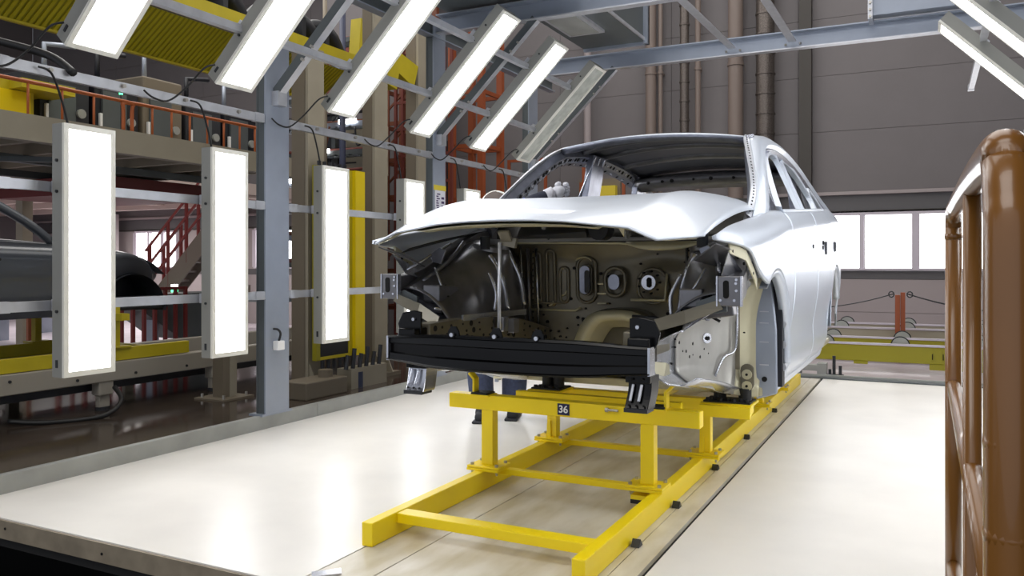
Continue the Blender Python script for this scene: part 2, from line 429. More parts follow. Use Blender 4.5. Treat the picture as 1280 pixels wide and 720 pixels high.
# horizontal rails between posts (left)
def chan(p, q, w, h, lab, cat='rail', m='galvanised', name='support_rail'):
    t = thing(name, lab, cat, p)
    MB().bar(p, q, w, h).build('channel', m, t)
    mm = MB()
    for P, s in ((Vector(p), 1), (Vector(q), -1)):
        d = (Vector(q)-Vector(p)).normalized(); c = P+d*.05*s
        mm.bar(c-d*.04, c+d*.04, w+.008, h+.006)
    mm.each('end_plate', 'galvanised', t)
    return t
segs = [(2.457, 4.328), (4.567, 6.508), (6.722, 8.558)]
seglab = ['between left edge post and wide post', 'between wide post and taped post', 'between taped post and farthest post']
for (a, b), l in zip(segs, seglab):
    chan((-4.115, a, 1.556), (-4.115, b, 1.556), .03, .052, 'galvanised rail behind the lamp panels at upper level, '+l)
    chan((-4.115, a, .932), (-4.115, b, .932), .03, .052, 'galvanised rail behind the lamp panels at lower level, '+l)
    t = chan((-4.12, a, 2.16), (-4.12, b, 2.16), .03, .056, 'galvanised cable rail above the upright lamps, '+l)
    for y in lr(a+.3, b-.25, 4):
        mm = MB(); mm.tube([(-4.105, y, 2.165), (-4.085, y, 2.165)], .012, 8); mm.each('cable_gland', 'bolt', t)
# struts from posts to cross beams
for y, l in ((4.44, 'wide post'), (6.60, 'taped post'), (8.66, 'farthest post')):
    for s in (1,):
        xa, xb = (-4.09, -3.07) if s == 1 else (1.31, .35)
        t = thing('knee_strut', 'slanted galvanised strut from %s %s up to the cross beam' % ('left' if s == 1 else 'right', l), 'strut', (xa, y, 2.3))
        MB().bar((xa, y, 2.31), (xb, y, 3.30), .065, .010, (s, 0, -1) if s == 1 else (-1, 0, -1)).build('flange', 'galvanised', t)
        MB().bar((xa-.02*s, y-.03, 2.33), (xb-.02*s, y-.03, 3.32), .008, .065, (-1*s, 0, 1)).build('web', 'grey_steel_dark', t)
        B(min(xa, xa-.03*s), max(xa, xa+.05*s), y-.05, y+.04, 2.26, 2.36).build('bracket', 'galvanised', t)
        mm = MB()
        for q in (.25, .33, .75, .82):
            c = Vector((xa, y-.035, 2.31)).lerp(Vector((xb, y-.035, 3.30)), q); mm.disc(c, (0, 1, 0), .011, .012)
        mm.each('bolt', 'bolt', t)
# slanted rails
for i, (x, z) in enumerate(((-3.67, 2.555), (-3.27, 2.955))):
    chan((x, 1.3, z), (x, 8.02, z), .045, .045, ('lower' if i == 0 else 'upper')+' long galvanised rail carrying the slanted lamp panels on left')
for i, (x, z) in enumerate(((.80, 2.33), (.36, 2.77))):
    chan((x, 1.3, z), (x, 8.7, z), .045, .045, ('lower' if i == 0 else 'upper')+' long galvanised rail carrying the slanted lamp panels on right')
# ---- lamp panels
LW, LH, LT = .30, 1.31, .09
def lamp(lab, lit=True):
    t = thing('lamp_panel', lab, 'lamp', (0, 0, 0), 'glowing lamp panels of the inspection tunnel')
    m = MB(); m.box(-LT, -.012, 0, LW, 0, LH); m.build('housing', 'lamp_housing', t, world=False)
    f = MB()
    bz = .028
    for a in ((0, LW, 0, bz), (0, LW, LH-bz, LH), (0, bz, bz, LH-bz), (LW-bz, LW, bz, LH-bz)):
        f.box(-.012, .004, a[0], a[1], a[2], a[3])
    f.build('bezel', 'lamp_bezel', t, world=False)
    B(-.011, -.004, bz, LW-bz, bz, LH-bz).build('diffuser', 'lamp_glow' if lit else 'lamp_off', t, world=False)
    mm = MB()
    for z in (.37, .99): mm.box(-LT-.05, -LT, .03, .11, z-.03, z+.03)
    mm.each('bracket', 'galvanised', t, world=False)
    mm = MB()
    for z in (.34, .96, 1.12): mm.tube([(-.05, -.008, z), (-.05, .0, z)], .008, 8)
    mm.box(-.06, -.045, -.004, 0, .05, .09)
    mm.each('latch', 'tag_dark', t, world=False)
    return t
Yk = [1.66, 2.70, 3.68, 4.73, 5.79, 6.80, 7.80]
ordn = ['first', 'second', 'third', 'fourth', 'fifth', 'sixth', 'seventh']
p0 = lamp('x'); poff = lamp('x', False)
used0 = False
def place(src, loc, rot, lab):
    return dup(src, loc, rot, lab)
THV = 0.
vl = {1: 'tall glowing upright lamp panel at far left, nearest the camera', 2: 'glowing upright lamp panel just left of the wide grey post',
      3: 'glowing upright lamp panel in front of the yellow lift frame', 4: 'glowing upright lamp panel beside the taped grey post, half hidden by hood',
      5: 'small glowing upright lamp panel right of the taped post, mostly behind hood', 6: 'glowing upright lamp panel whose top shows under the windscreen pillar'}
for k in range(1, 7):
    o = place(p0, (-3.95, Yk[k]+.03, .565), (0, 0, 0), vl[k])
th = math.atan2(.885, .90)
sl = {1: 'slanted glowing lamp panel in the upper left corner', 2: 'slanted glowing lamp panel above the wide post, second from left', 3: 'slanted glowing lamp panel at top, third from left',
      4: 'slanted glowing lamp panel, fourth from left, its upper end just in frame', 5: 'slanted glowing lamp panel next to the unlit one'}
for k in range(1, 7):
    if k < 6: place(p0, (-3.868, Yk[k]-.02, 2.248), (0, th, 0), sl[k])
    else:
        o = place(poff, (-3.868, Yk[k]-.02, 2.248), (0, th, 0), 'unlit slanted lamp panel with dull glass, last of the left row'); del o['group']
RL = {2: 'glowing slanted lamp panel of the right row, fourth from the far end', 3: 'glowing slanted lamp panel of the right row, third from the far end', 4: 'glowing slanted lamp panel in the top right corner, only its end showing', 5: 'upper of the two long slanted lamp panels at top right', 6: 'lower of the two long slanted lamp panels at top right, with dark sticker'}
thr = th
for k in range(2, 7):
    yy = Yk[k-1]+LW
    place(p0, (.965, yy, 2.03), (0, thr, math.pi), RL[k])
for k in range(2, 6):
    place(p0, (1.17, Yk[k]+LW, .565), (0, 0, math.pi), 'glowing upright lamp panel of the right row, %s from camera' % ordn[k-2])
for o in C.objects:
    if o.parent is None and o.name.startswith('lamp_panel') and abs(o.rotation_euler.y) > .1: o.scale = (1, 1, .968)
for src in (p0, poff):
    for c in list(kids(src)): bpy.data.objects.remove(c)
    bpy.data.objects.remove(src)
# hanging cables
def cable(pts, lab, r=.006):
    tag(MB().tube(crv(pts, 6), r, 6).build('cable', 'cable', smooth=True), lab, 'cable')
cl = ['left edge', 'first lamp', 'second lamp', 'third lamp', 'fourth lamp', 'fifth lamp', 'sixth lamp']
for k in range(1, 7):
    y = Yk[k]
    cable([(-3.86, y-.03, 2.36), (-3.9, y-.08, 2.33), (-4.0, y-.12, 2.22), (-4.06, y-.2, 2.13), (-4.07, y-.3, 2.13), (-4.08, y-.36, 2.165)], 'black cable looping from rail to the %s slanted lamp from left' % ordn[k-1])
    cable([(-4.08, y-.02, 2.165), (-4.06, y+.04, 2.14), (-4.06, y+.10, 2.0), (-4.06, y+.14, 1.86), (-4.045, y+.16, 1.80)], 'black cable dropping to the %s upright lamp from left' % ordn[k-1])
tag(MB().tube(crv([(-4.7, 2.5, 2.42), (-4.5, 2.7, 2.36), (-4.25, 2.85, 2.28), (-4.07, 2.87, 2.17)], 6), .022, 8).build('flexible_hose', 'cable', smooth=True), 'thick black hose entering the cable rail at top left', 'hose')

# ================================================================== YELLOW SKID
XL0, XL1, XR0, XR1 = -2.062, -2.010, -1.137, -1.084
RZ = .097; SY0, SY1 = 2.725, 8.3
sk = thing('skid', 'bright yellow steel skid frame number 36 carrying the car body', 'skid', (-1.573, SY0, 0))
for a, b in ((XL0, XL1), (XR0, XR1)):
    B(a, b, SY0, SY1, .0, RZ).build('side_rail', 'yellow', sk, bevel=.004)
def crossbar(y, w=.05, h=.035, z=None):
    z = RZ-h/2 if z is None else z
    B(XL1, XR0, y, y+w, z-h/2, z+h/2).build('crossbar', 'yellow', sk, bevel=.003)
crossbar(2.90, .075, .042, .072); crossbar(3.75, .045, .03, .085); crossbar(4.54, .045, .03, .085)
crossbar(5.9, .045, .03, .085); crossbar(7.3, .045, .03, .085)
YF = 3.735
def stand(y, x0, x1, px, ztop, bh, dy, pw=.065, brace=False):
    bm = B(x0, x1, y-dy/2, y+dy/2, ztop-bh, ztop).build('top_beam', 'yellow', sk, bevel=.004)
    for X in px:
        B(X-pw/2, X+pw/2, y-.03, y+.03, RZ+.024, ztop-bh).build('post', 'yellow', sk, bevel=.003)
        f = B(X-.095, X+.085, y-.075, y+.075, RZ+.0, RZ+.012).build('foot_plate', 'yellow', sk, bevel=.002)
        B(X-.095, X+.085, y-.070, y+.070, RZ+.013, RZ+.024).build('foot_plate', 'yellow', sk, bevel=.002)
        mm = MB()
        for dx in (-.075, .065):
            for q in (-.05, .05): mm.tube([(X+dx, y+q, RZ+.024), (X+dx, y+q, RZ+.036)], .009, 6); mm.tube([(X+dx, y+q, RZ-.02), (X+dx, y+q, RZ)], .006, 6)
        mm.each('bolt', 'bolt', sk)
        if brace:
            MB().prism([(X-.03, RZ+.02), (X+.0, RZ+.02), (X-.004, RZ+.12), (X-.026, RZ+.10)], 'y', y-.04, y-.031).build('gusset', 'yellow', sk)
    return bm
stand(YF, -2.235, -.917, (-2.012, -1.165), .478, .075, .07)
stand(4.52, -2.10, -.835, (-2.0, -1.085), .415, .07, .07, .06, True)
stand(6.3, -2.1, -.9, (-2.03, -1.115), .40, .06, .07, .06, True)
stand(7.2, -2.1, -.9, (-2.03, -1.115), .40, .06, .07, .06)
# longitudinal top member behind front beam (left and right support arms)
for X in (-2.06, -1.08):
    pass
B(-2.02, -1.1, 4.05, 4.09, .40, .455).build('support_beam', 'yellow', sk, bevel=.003)
# carriers on front beam: hooks and pads
for X, s in ((-2.05, -1), (-1.125, 1)):
    h = MB(); hx = X+s*.045
    h.bar((hx, YF, .47), (hx, YF, .56), .012, .05, (0, 1, 0)); h.bar((hx, YF, .555), (hx+s*.03, YF, .585), .012, .05, (0, 1, 0))
    h.build('hook', 'yellow', sk, bevel=.002)
    B(X-.055, X+.055, YF-.05, YF+.05, .472, .480).build('pad_plate', 'yellow', sk)
    B(X-.05, X+.045, YF-.045, YF+.045, .480, .490).build('rubber_pad', 'black_rubber', sk, bevel=.003)
tg = B(-1.615, -1.553, YF-.039, YF-.035, .413, .468).build('number_plate', 'plate_blue', sk)
ORG[tg.name] = ORG[sk.name]
text('36', .050, 'white_paint', tg, (-1.584, YF-.040, .440), (math.pi/2, 0, 0))
mm = MB(); mm.tube([(-1.36, YF-.045, .458), (-1.30, YF-.045, .458)], .006, 6); mm.tube([(-1.365, YF-.045, .458), (-1.35, YF-.045, .458)], .011, 6); mm.each('bolt', 'bolt', sk)
# rear platforms with pucks at second stand
for (a, b) in ((-2.06, -1.86), (-1.06, -.80)):
    B(a, b, 4.28, 4.50, .415, .428).build('carrier_plate', 'yellow', sk, bevel=.002)
    B(a+.0, b-.0, 4.26, 4.30, .36, .42).build('carrier_plate', 'yellow', sk, bevel=.002)
    mm = MB()
    for i, cx in enumerate((a+.08, b-.05)):
        mm.tube([(cx, 4.39, .44), (cx, 4.39, .50)], .033, 14)
    mm.each('rubber_puck', 'black_rubber', sk, smooth=True, auto=1)
    mm = B(a+.01, b-.01, 4.31, 4.48, .428, .436)
    for i in range(7): mm.tube([(a+.03+i*(b-a-.06)/6, 4.33+.02*(i % 2), .43), (a+.03+i*(b-a-.06)/6, 4.33+.02*(i % 2), .45)], .011, 6)
    mm.each('clamp_block', 'black_rubber', sk)
# stub under front right post
B(-1.235, -1.15, YF-.06, YF+.0, .055, .075).build('sensor_bracket', 'yellow', sk)
B(-1.235, -1.155, YF-.062, YF-.0, .036, .055).build('sensor_foot', 'black_rubber', sk)
# roller stubs under right rail
for y in (3.2, 3.8, 4.6, 5.5, 6.6):
    tag(MB().prism([(y, 0.001), (y+.05, 0.001), (y+.025, .03)], 'x', -1.075, -1.04).build('guide_roller', 'tag_dark'), 'small dark guide beside the right skid rail, %s from the camera' % {3.2: 'nearest', 3.8: 'second', 4.6: 'third', 5.5: 'fourth', 6.6: 'farthest'}[y], 'guide', 'small dark guides along the right skid rail')
t = thing('floor_clip', 'small chrome clip on the platform near the front seam', 'clip', (-2.05, 2.42, 0))
MB().bar((-2.02, 2.37, .006), (-1.94, 2.44, .010), .05, .008).build('plate', 'silver', t)

# ================================================================== CAR BODY
X0 = -1.573
car = thing('car_body', 'bare unpainted white metal car body shell with open engine bay, standing on the yellow skid', 'car body', (X0, 5.4, .45))
def P(u, y, z): return Vector((X0+u, y, z))
def Wd(y): return tab(y, [(3.26, .845), (3.45, .885), (3.8, .915), (4.3, .925), (5.5, .925), (6.9, .928), (7.5, .915), (7.95, .875)])
def ztop(y): return tab(y, [(3.26, 1.264), (3.36, 1.284), (3.5, 1.308), (3.8, 1.345), (4.2, 1.392), (4.45, 1.428), (4.6, 1.440), (5.2, 1.475), (6.3, 1.54), (7.3, 1.60), (7.95, 1.56)])
def utop(y): return tab(y, [(3.26, .828), (3.5, .822), (3.9, .815), (4.4, .812), (4.75, .850), (5.5, .862), (7.0, .852), (7.6, .80), (7.95, .74)])
def arch(y, yc, r, zc): 
    d = r*r-(y-yc)**2; return zc+math.sqrt(d) if d > 0 else None
def zlow(y):
    a = arch(y, 4.18, .44, .68) or arch(y, 7.08, .43, .70)
    if y < 4.18:
        f = tab(y, [(3.26, 1.248), (3.45, 1.236), (3.62, 1.205), (3.80, 1.10), (3.95, 1.055)])
        return max(a or 0, f) if a else f
    if a: return a
    return .50 if y < 6.8 else tab(y, [(7.5, .62), (7.95, .70)])
def uside(y, z, zt):
    W = Wd(y); ut = utop(y)
    lowc = tab(z, [(.50, -.075), (.56, -.045), (.64, -.030), (.74, -.034), (.86, -.016), (1.0, 0), (1.16, -.002), (1.28, -.012)])
    if y < 4.7: lowc = tab(z, [(.5, -.05), (.7, -.03), (1.0, 0), (1.2, -.004)])
    body = W+lowc
    k = zt-z
    # shoulder rounding toward (ut, zt)
    if k < .12:
        t = 1-k/.12; return body+(ut-body)*(t**2.2)
    return body
def side_panel(name, y0, y1, s, ny, nz=26, zt=ztop, zl=zlow, m='body_white', extra=()):
    ys = sorted(set([round(v, 4) for v in lr(y0, y1, ny)]+[e for e in extra if y0 < e < y1]))
    rows = []
    for y in ys:
        a, b = zl(y), zt(y); r = []
        for i in range(nz):
            t = i/(nz-1); t = t if i < nz-1 else 1.
            z = a+(b-a)*(1-(1-t)**1.25); r.append(P(s*uside(y, z, b), y, z))
        rows.append(r)
    return MB().grid(rows).build(name, m, car, smooth=True, solid=.016, sol_off=-1 if s*1 < 0 else -1)
AE = (4.615, 4.6201, 4.6205, 6.645, 6.6501, 6.6505, 7.505, 7.5095, 7.5101)
for s in (1, -1):
    side_panel('fender', 3.26, 4.72, s, 74, extra=AE)
    side_panel('front_door', 4.728, 5.79, s, 24)
    side_panel('rear_door', 5.798, 6.62, s, 20)
    side_panel('rear_quarter', 6.628, 7.95, s, 70, extra=AE)
    # arch lips
    for nm, yc, r, zc, a0, a1 in (('front_arch_lip', 4.18, .44, .68, -.15, 2.1), ('rear_arch_lip', 7.08, .43, .70, .38, 3.2)):
        rows = []
        for a in lr(a0, a1, 30):
            y = yc+r*math.cos(a); z = zc+r*math.sin(a); uu = Wd(y)-.004
            y2 = yc+(r-.03)*math.cos(a); z2 = zc+(r-.03)*math.sin(a)
            rows.append([P(s*uu, y, z), P(s*(uu-.012), y2, z2), P(s*(uu-.05), y2, z2)])
        MB().grid(rows).build(nm, 'body_white', car, smooth=True, solid=.004)
    # sill
    MB().sweep([0, 1], lambda i: [P(s*u, (4.66, 6.66)[i], z) for u, z in ((.855, .50), (.84, .455), (.70, .45), (.70, .56), (.84, .56))]).build('sill', 'body_white', car, bevel=.006)
# door handle slots, fuel cut
for s in (1, -1):
    for (y, z, h) in ((6.33, 1.262, .055), (6.98, 1.285, .045)):
        u = Wd(y)-.012
        MB().bar(P(s*(u+.003), y-.05, z), P(s*(u+.003), y+.05, z+.004), .016, h*1.7).build('handle_recess_shade', 'tag_dark', car, bevel=.003)  # dark box on the surface paints the shade of the handle slot
        MB().bar(P(s*(u+.014), y-.015, z), P(s*(u+.014), y+.02, z+.002), .006, h*1.5).build('handle_bracket', 'silver', car)
    mm = MB()
    for y, z in ((5.62, 1.263), (6.16, 1.265), (6.18, 1.30)): mm.disc(P(s*(Wd(y)-.010), y, z), (s, 0, 0), .014, .006)
    mm.build('lock_hole', 'hole_shade', car, kind='stuff')
# ---- roof
def zrail(y): return tab(y, [(4.9, 1.88), (5.06, 1.915), (5.5, 1.950), (6.0, 1.950), (6.5, 1.912), (7.0, 1.83), (7.3, 1.75)])
RU = .622
def roof_pt(u, t, dz=0.):
    k = 1-(u/RU)**2
    y = (5.04-.12*k)+(6.74-5.04+.12*k)*t
    return P(u, y, zrail(y)+.062*k*(1-.3*t)+dz)
rows = [[roof_pt(u, t) for u in lr(-RU, RU, 25)] for t in lr(0, 1, 24)]
MB().grid(rows).build('roof', 'body_white', car, smooth=True, solid=.006)
rows = [[roof_pt(u, t, -.010) for u in lr(-RU+.03, RU-.03, 19)] for t in lr(.015, .985, 14)]
MB().grid(rows).build('roof_underside', 'roof_shade', car, smooth=True, solid=.003)
# header and bows
def bow(t0, t1, dz, h, name, m='dark_steel'):
    rows = []
    for u in lr(-.60, .60, 21):
        a = roof_pt(u, t0, dz); b = roof_pt(u, t1, dz)
        rows.append([a+Vector((0, 0, 0)), (a*.7+b*.3)+Vector((0, 0, -h)), (a*.3+b*.7)+Vector((0, 0, -h)), b])
    MB().grid(rows).build(name, m, car, smooth=True, solid=.003)
bow(.00, .07, -.006, .035, 'front_header', 'body_inner')
bow(.20, .24, -.012, .022, 'roof_bow'); bow(.42, .46, -.012, .022, 'roof_bow'); bow(.70, .75, -.012, .022, 'roof_bow')
rows = []
for u in lr(-.62, .62, 21):
    k = 1-(u/.62)**2
    rows.append([P(u, 6.70, 1.875+.035*k), P(u, 6.62, 1.845+.03*k), P(u, 6.64, 1.79+.022*k), P(u*1.02, 6.74, 1.755+.015*k), P(u*1.02, 6.78, 1.80+.03*k)])
MB().grid(rows).build('rear_header', 'dark_steel', car, smooth=True, solid=.012)
mm = MB()
for u in (-.5, -.38, -.3, -.12, .02, .2, .34, .47): mm.disc(P(u, 6.628, 1.815+.025*(1-(u/.62)**2)), (0, 1, .1), .010+.006*random.random(), .008)
mm.build('punched_hole', 'hole_shade', car, kind='stuff')
# ---- pillars + rails: paths
def path(pts, n=8): return crv(pts, n)
PA = [(.79, 4.30, 1.34), (.785, 4.45, 1.46), (.755, 4.62, 1.585), (.705, 4.82, 1.73), (.662, 5.02, 1.845), (.650, 5.20, 1.895), (.648, 5.55, 1.928), (.648, 6.0, 1.930), (.655, 6.5, 1.895), (.675, 7.0, 1.815), (.72, 7.35, 1.71), (.78, 7.60, 1.60), (.80, 7.72, 1.52)]
def outv(s, y):
    k = max(0, min(1, (y-4.5)/.7)); ph = .52+.42*k; return Vector((s*math.cos(ph), 0, math.sin(ph)))
for s in (1, -1):
    pp = [P(s*u, y, z) for u, y, z in crv(PA, 7)]
    def prof_outer(i, pp=pp, s=s):
        p = pp[i]; d = (pp[min(i+1, len(pp)-1)]-pp[max(i-1, 0)]).normalized()
        out = outv(s, p.y); out = (out-d*out.dot(d)).normalized(); n = d.cross(out).normalized()
        if n.z < 0 and abs(n.z) > .1: n = -n
        if n.x*s > 0: n = -n            # n points inboard / up-front
        w = .058
        return [p+out*.022-n*w, p+out*.034-n*w*.3, p+out*.034+n*w*.4, p+out*.018+n*w*.95, p-out*.006+n*w, p-out*.006-n*w]
    MB().sweep(pp, prof_outer).build('pillar_skin', 'body_white', car, smooth=True, auto=.7)
    def prof_seal(i, pp=pp, s=s):
        p = pp[i]; d = (pp[min(i+1, len(pp)-1)]-pp[max(i-1, 0)]).normalized()
        out = outv(s, p.y); out = (out-d*out.dot(d)).normalized(); n = d.cross(out).normalized()
        if n.x*s > 0: n = -n
        a = p+n*.056
        return [a+out*.012, a+n*.034+out*.002, a+n*.034-out*.004, a-out*.006]
    k = 34
    MB().sweep(pp[:k], lambda i: prof_seal(i)).build('seal_flange', 'galvanised', car)
    mm = MB()
    for i in range(2, k-2):
        q = prof_seal(i); c = (q[0]+q[1])/2; nn = (q[1]-q[0]).cross(pp[i+1]-pp[i]).normalized(); mm.disc(c, nn, .0045, .003, 6)
    mm.build('punched_hole', 'hole_shade', car, kind='stuff')
    # inner rail
    def prof_in(i, pp=pp, s=s):
        p = pp[i]; d = (pp[min(i+1, len(pp)-1)]-pp[max(i-1, 0)]).normalized()
        out = outv(s, p.y); out = (out-d*out.dot(d)).normalized(); n = d.cross(out).normalized()
        if n.x*s > 0: n = -n
        w = .052
        return [p-out*.008-n*w*1.3, p-out*.008+n*w*1.2, p-out*.05+n*w*.8, p-out*.062-n*w*.2, p-out*.045-n*w*1.2]
    MB().sweep(pp, prof_in).build('inner_rail', 'body_inner', car, smooth=True, auto=.5)
    mm = MB(); ms = MB()
    for i in range(3, len(pp)-4):
        q = prof_in(i); c = (q[2]+q[3])/2; nn = (q[3]-q[2]).cross(pp[i+1]-pp[i]).normalized()
        (mm if i % 3 else ms).disc(c, nn, .009+.007*random.random(), .004, 8)
        c = q[3]*.45+q[4]*.55; nn = (q[4]-q[3]).cross(pp[i+1]-pp[i]).normalized()
        if i % 2: (mm if i % 4 == 1 else ms).disc(c, nn, .007+.006*random.random(), .004, 8)
    mm.build('punched_hole', 'hole_shade', car, kind='stuff'); ms.build('weld_boss', 'silver', car, kind='stuff')
    # door window frames
    def ug(z): return .862-(z-1.44)*.44
    def frame_loop(pts, name, r1=.020):
        c = [P(s*(ug(z)-.004), y, z) for y, z in pts]
        full = []
        for i in range(len(c)): full.append(c[i])
        q = crv(full, 5)
        MB().sweep(q, lambda i: [q[i]+Vector((s*dx, 0, 0))+off for dx, off in frame_prof(q, i)]).build(name, 'body_white', car, smooth=True, auto=.6)
    def frame_prof(q, i):
        d = (q[min(i+1, len(q)-1)]-q[max(i-1, 0)]).normalized(); n = Vector((1, 0, 0)).cross(d).normalized()*.02
        return [(-.022, -n), (-.022, n), (.010, n*.6), (.010, -n*.6)]
    if s == 1: frame_loop([(4.70, 1.455), (4.80, 1.56), (4.96, 1.69), (5.14, 1.79), (5.38, 1.85), (5.60, 1.865), (5.66, 1.80), (5.64, 1.48)], 'door_frame')
    if s == 1: frame_loop([(5.86, 1.50), (5.88, 1.82), (5.95, 1.868), (6.2, 1.86), (6.45, 1.82), (6.62, 1.74), (6.68, 1.64), (6.62, 1.55)], 'door_frame')
    if s == 1: frame_loop([(6.78, 1.56), (6.80, 1.72), (6.98, 1.72), (7.18, 1.64), (7.26, 1.60)], 'quarter_frame')
    # B pillar, C pillar
    def pil(name, y0, y1, yt0, yt1, zb, zt, off, m, th=.04):
        ub, ut_ = ug(1.45)-off, ug(zt)-off
        pts = [(ub, y0, zb), (ub, y1, zb), (ut_, yt1, zt), (ut_, yt0, zt)]
        v = [P(s*u, y, z) for u, y, z in pts]+[P(s*(u-th), y, z) for u, y, z in pts]
        return MB().add(v, [(0, 1, 2, 3), (7, 6, 5, 4), (0, 4, 5, 1), (1, 5, 6, 2), (2, 6, 7, 3), (3, 7, 4, 0)]).build(name, m, car, bevel=.006)
    pil('centre_pillar', 5.45, 5.72, 5.52, 5.76, .6, 1.93, .045, 'body_inner', .05)
    pil('centre_pillar_rib', 5.455, 5.48, 5.525, 5.55, 1.4, 1.92, .10, 'silver', .012)
    pil('centre_pillar_rib', 5.57, 5.59, 5.62, 5.64, 1.4, 1.92, .10, 'silver', .012)
    pil('centre_pillar_rib', 5.67, 5.70, 5.715, 5.745, 1.4, 1.92, .10, 'silver', .012)
    pil('centre_pillar_groove', 5.50, 5.54, 5.565, 5.60, 1.4, 1.91, .096, 'tag_dark', .004)
    pil('rear_pillar', 6.60, 6.80, 6.64, 6.82, .6, 1.85, .045, 'body_inner', .05)
    pil('rear_pillar_rib', 6.64, 6.67, 6.68, 6.71, 1.4, 1.84, .10, 'silver', .012)
    pil('tail_pillar', 7.22, 7.62, 7.16, 7.34, 1.0, 1.76, .03, 'body_white', .02)
    pil('tail_pillar_inner', 7.2, 7.6, 7.14, 7.32, 1.0, 1.76, .06, 'dark_steel', .05)
    # door inner panels (below belt)
    pil('door_inner', 4.80, 5.74, 4.80, 5.74, .56, 1.44, .08, 'body_inner', .02)
    pil('door_inner', 5.86, 6.60, 5.86, 6.60, .56, 1.46, .08, 'body_inner', .02)
    pil('quarter_inner', 7.02, 7.5, 6.92, 7.05, 1.2, 1.80, .05, 'dark_steel', .03)
    # belt rails
    MB().bar(P(s*.852, 4.72, 1.444), P(s*.862, 6.6, 1.56), .03, .016).build('belt_rail', 'body_white', car, bevel=.004)
    # roof corner bracket
    if s == 1: MB().bar(P(s*.60, 5.03, 1.91), P(s*.635, 5.06, 1.92), .04, .018).build('corner_bracket', 'silver', car)
# tail
MB().box(X0-.74, X0+.74, 7.70, 7.80, .62, 1.10).build('tail_panel', 'body_white', car, bevel=.03)
MB().box(X0-.80, X0+.80, 4.45, 7.75, .455, .50).build('floor_pan', 'beige_primer', car, bevel=.01)
MB().tube([P(-.78, 4.75, 1.30), P(.78, 4.75, 1.30)], .03, 10).build('dash_beam', 'dark_steel', car, smooth=True)
# ---- cowl
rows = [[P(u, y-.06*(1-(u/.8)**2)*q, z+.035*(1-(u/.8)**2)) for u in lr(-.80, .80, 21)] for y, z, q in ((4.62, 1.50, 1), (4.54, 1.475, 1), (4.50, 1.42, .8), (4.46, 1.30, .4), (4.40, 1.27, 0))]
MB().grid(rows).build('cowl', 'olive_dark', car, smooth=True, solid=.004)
# ---- hood
def ltab(x, T):
    for (a, b), (c, d) in zip(T, T[1:]):
        if x <= c: return b+(d-b)*(x-a)/(c-a)
    return T[-1][1]
def hf(u):      # leading edge y,z
    a = abs(u)
    return (ltab(a, [(0, 2.975), (.15, 2.978), (.30, 2.99), (.54, 3.045), (.65, 3.045), (.80, 3.27)]),
            ltab(a, [(0, 1.330), (.15, 1.328), (.30, 1.320), (.54, 1.292), (.65, 1.244), (.80, 1.266)]))
def hz(u, t):
    a = abs(u); yf, zf = hf(u); yr = 4.40-.04*(1-(a/.8)**2)
    zr = tab(a, [(0, 1.520), (.5, 1.512), (.62, 1.505), (.72, 1.475), (.80, 1.42)])
    y = yf+(yr-yf)*t
    z = zf+(zr-zf)*(1-(1-t)**(1.75+.95*(a/.56)**2 if a < .56 else 2.70-1.0*(a-.56)/.24))
    z += .006*math.exp(-((a-.54)/.05)**2)*math.sin(math.pi*min(1, t*1.05))**.7 if t > 0 else 0
    z -= .007*math.exp(-((a-.73)/.05)**2)*math.sin(math.pi*t)
    return y, z
US = sorted(lr(-.787, .787, 49)+[-.65, .65, -.54, .54])
TS = [t**1.25 for t in lr(0, 1, 36)]
rows = []
for t in TS:
    r = []
    for u in US:
        y, z = hz(u, t); uu = u*(1+.0*t); r.append(P(uu, y, z))
    rows.append(r)
hood = MB().grid(rows).build('hood', 'body_white', car, smooth=True, solid=.004)
rows = []
for t in [.012, .03, .06, .10, .16, .24, .34, .46, .6, .76, .94]:
    rows.append([P(u, hz(u, t)[0], hz(u, t)[1]-.010-(.034*math.exp(-((t-.07)/.05)**2)*(1 if abs(u) < .42 else .25))) for u in lr(-.76, .76, 39)])
MB().grid(rows).build('hood_inner', 'beige_primer', hood, smooth=True, solid=.003)
# hemmed leading edge
e = [P(u, hf(u)[0]-.001, hf(u)[1]-.002) for u in US]
MB().tube(e, .0045, 6).build('hem', 'body_white', hood, smooth=True)
t = MB()
t.bar(P(0.01, 3.02, 1.285), P(.01, 3.06, 1.24), .05, .012, (0, 1, 0)); t.bar(P(-.02, 3.06, 1.25), P(.05, 3.06, 1.235), .02, .04)
t.build('hood_latch', 'olive', hood)
MB().tube([P(-.018, 3.04, 1.24), P(-.018, 3.035, .835)], .0075, 8).build('prop_rod', 'galvanised', hood, smooth=True)
# ---- engine bay
# firewall with embossed ribs
FY = 4.38
def fwy(u, z):
    y = FY+.03*math.sin(u*5+1)*.4
    if z > 1.18: y -= .05*(z-1.18)/.11
    y += -.05*math.exp(-((u-.30)/.16)**2-((z-1.08)/.12)**2)+.03*math.exp(-((u+.15)/.10)**2-((z-1.05)/.16)**2)
    return y-.10*max(0, 1-abs(u-.08)/.22)**.7*max(0, (.86-z)/.26)
rows = [[P(u, fwy(u, z), z) for u in lr(-.70, .70, 41)] for z in lr(.60, 1.29, 24)]
MB().grid(rows).build('firewall', 'olive', car, smooth=True, solid=.006)
FWP = [o for o in C.objects if o.name.startswith('firewall')][0]
def stadium(cu, cz, wu, hz_, n=8):
    r = min(wu, hz_)/2; pts = []
    for k in range(2*n):
        a = math.pi*2*k/(2*n)
        dx = (wu/2-r)*(1 if math.cos(a) > 0 else -1); dz = (hz_/2-r)*(1 if math.sin(a) > 0 else -1)
        pts.append((cu+dx+r*math.cos(a), cz+dz+r*math.sin(a)))
    return pts
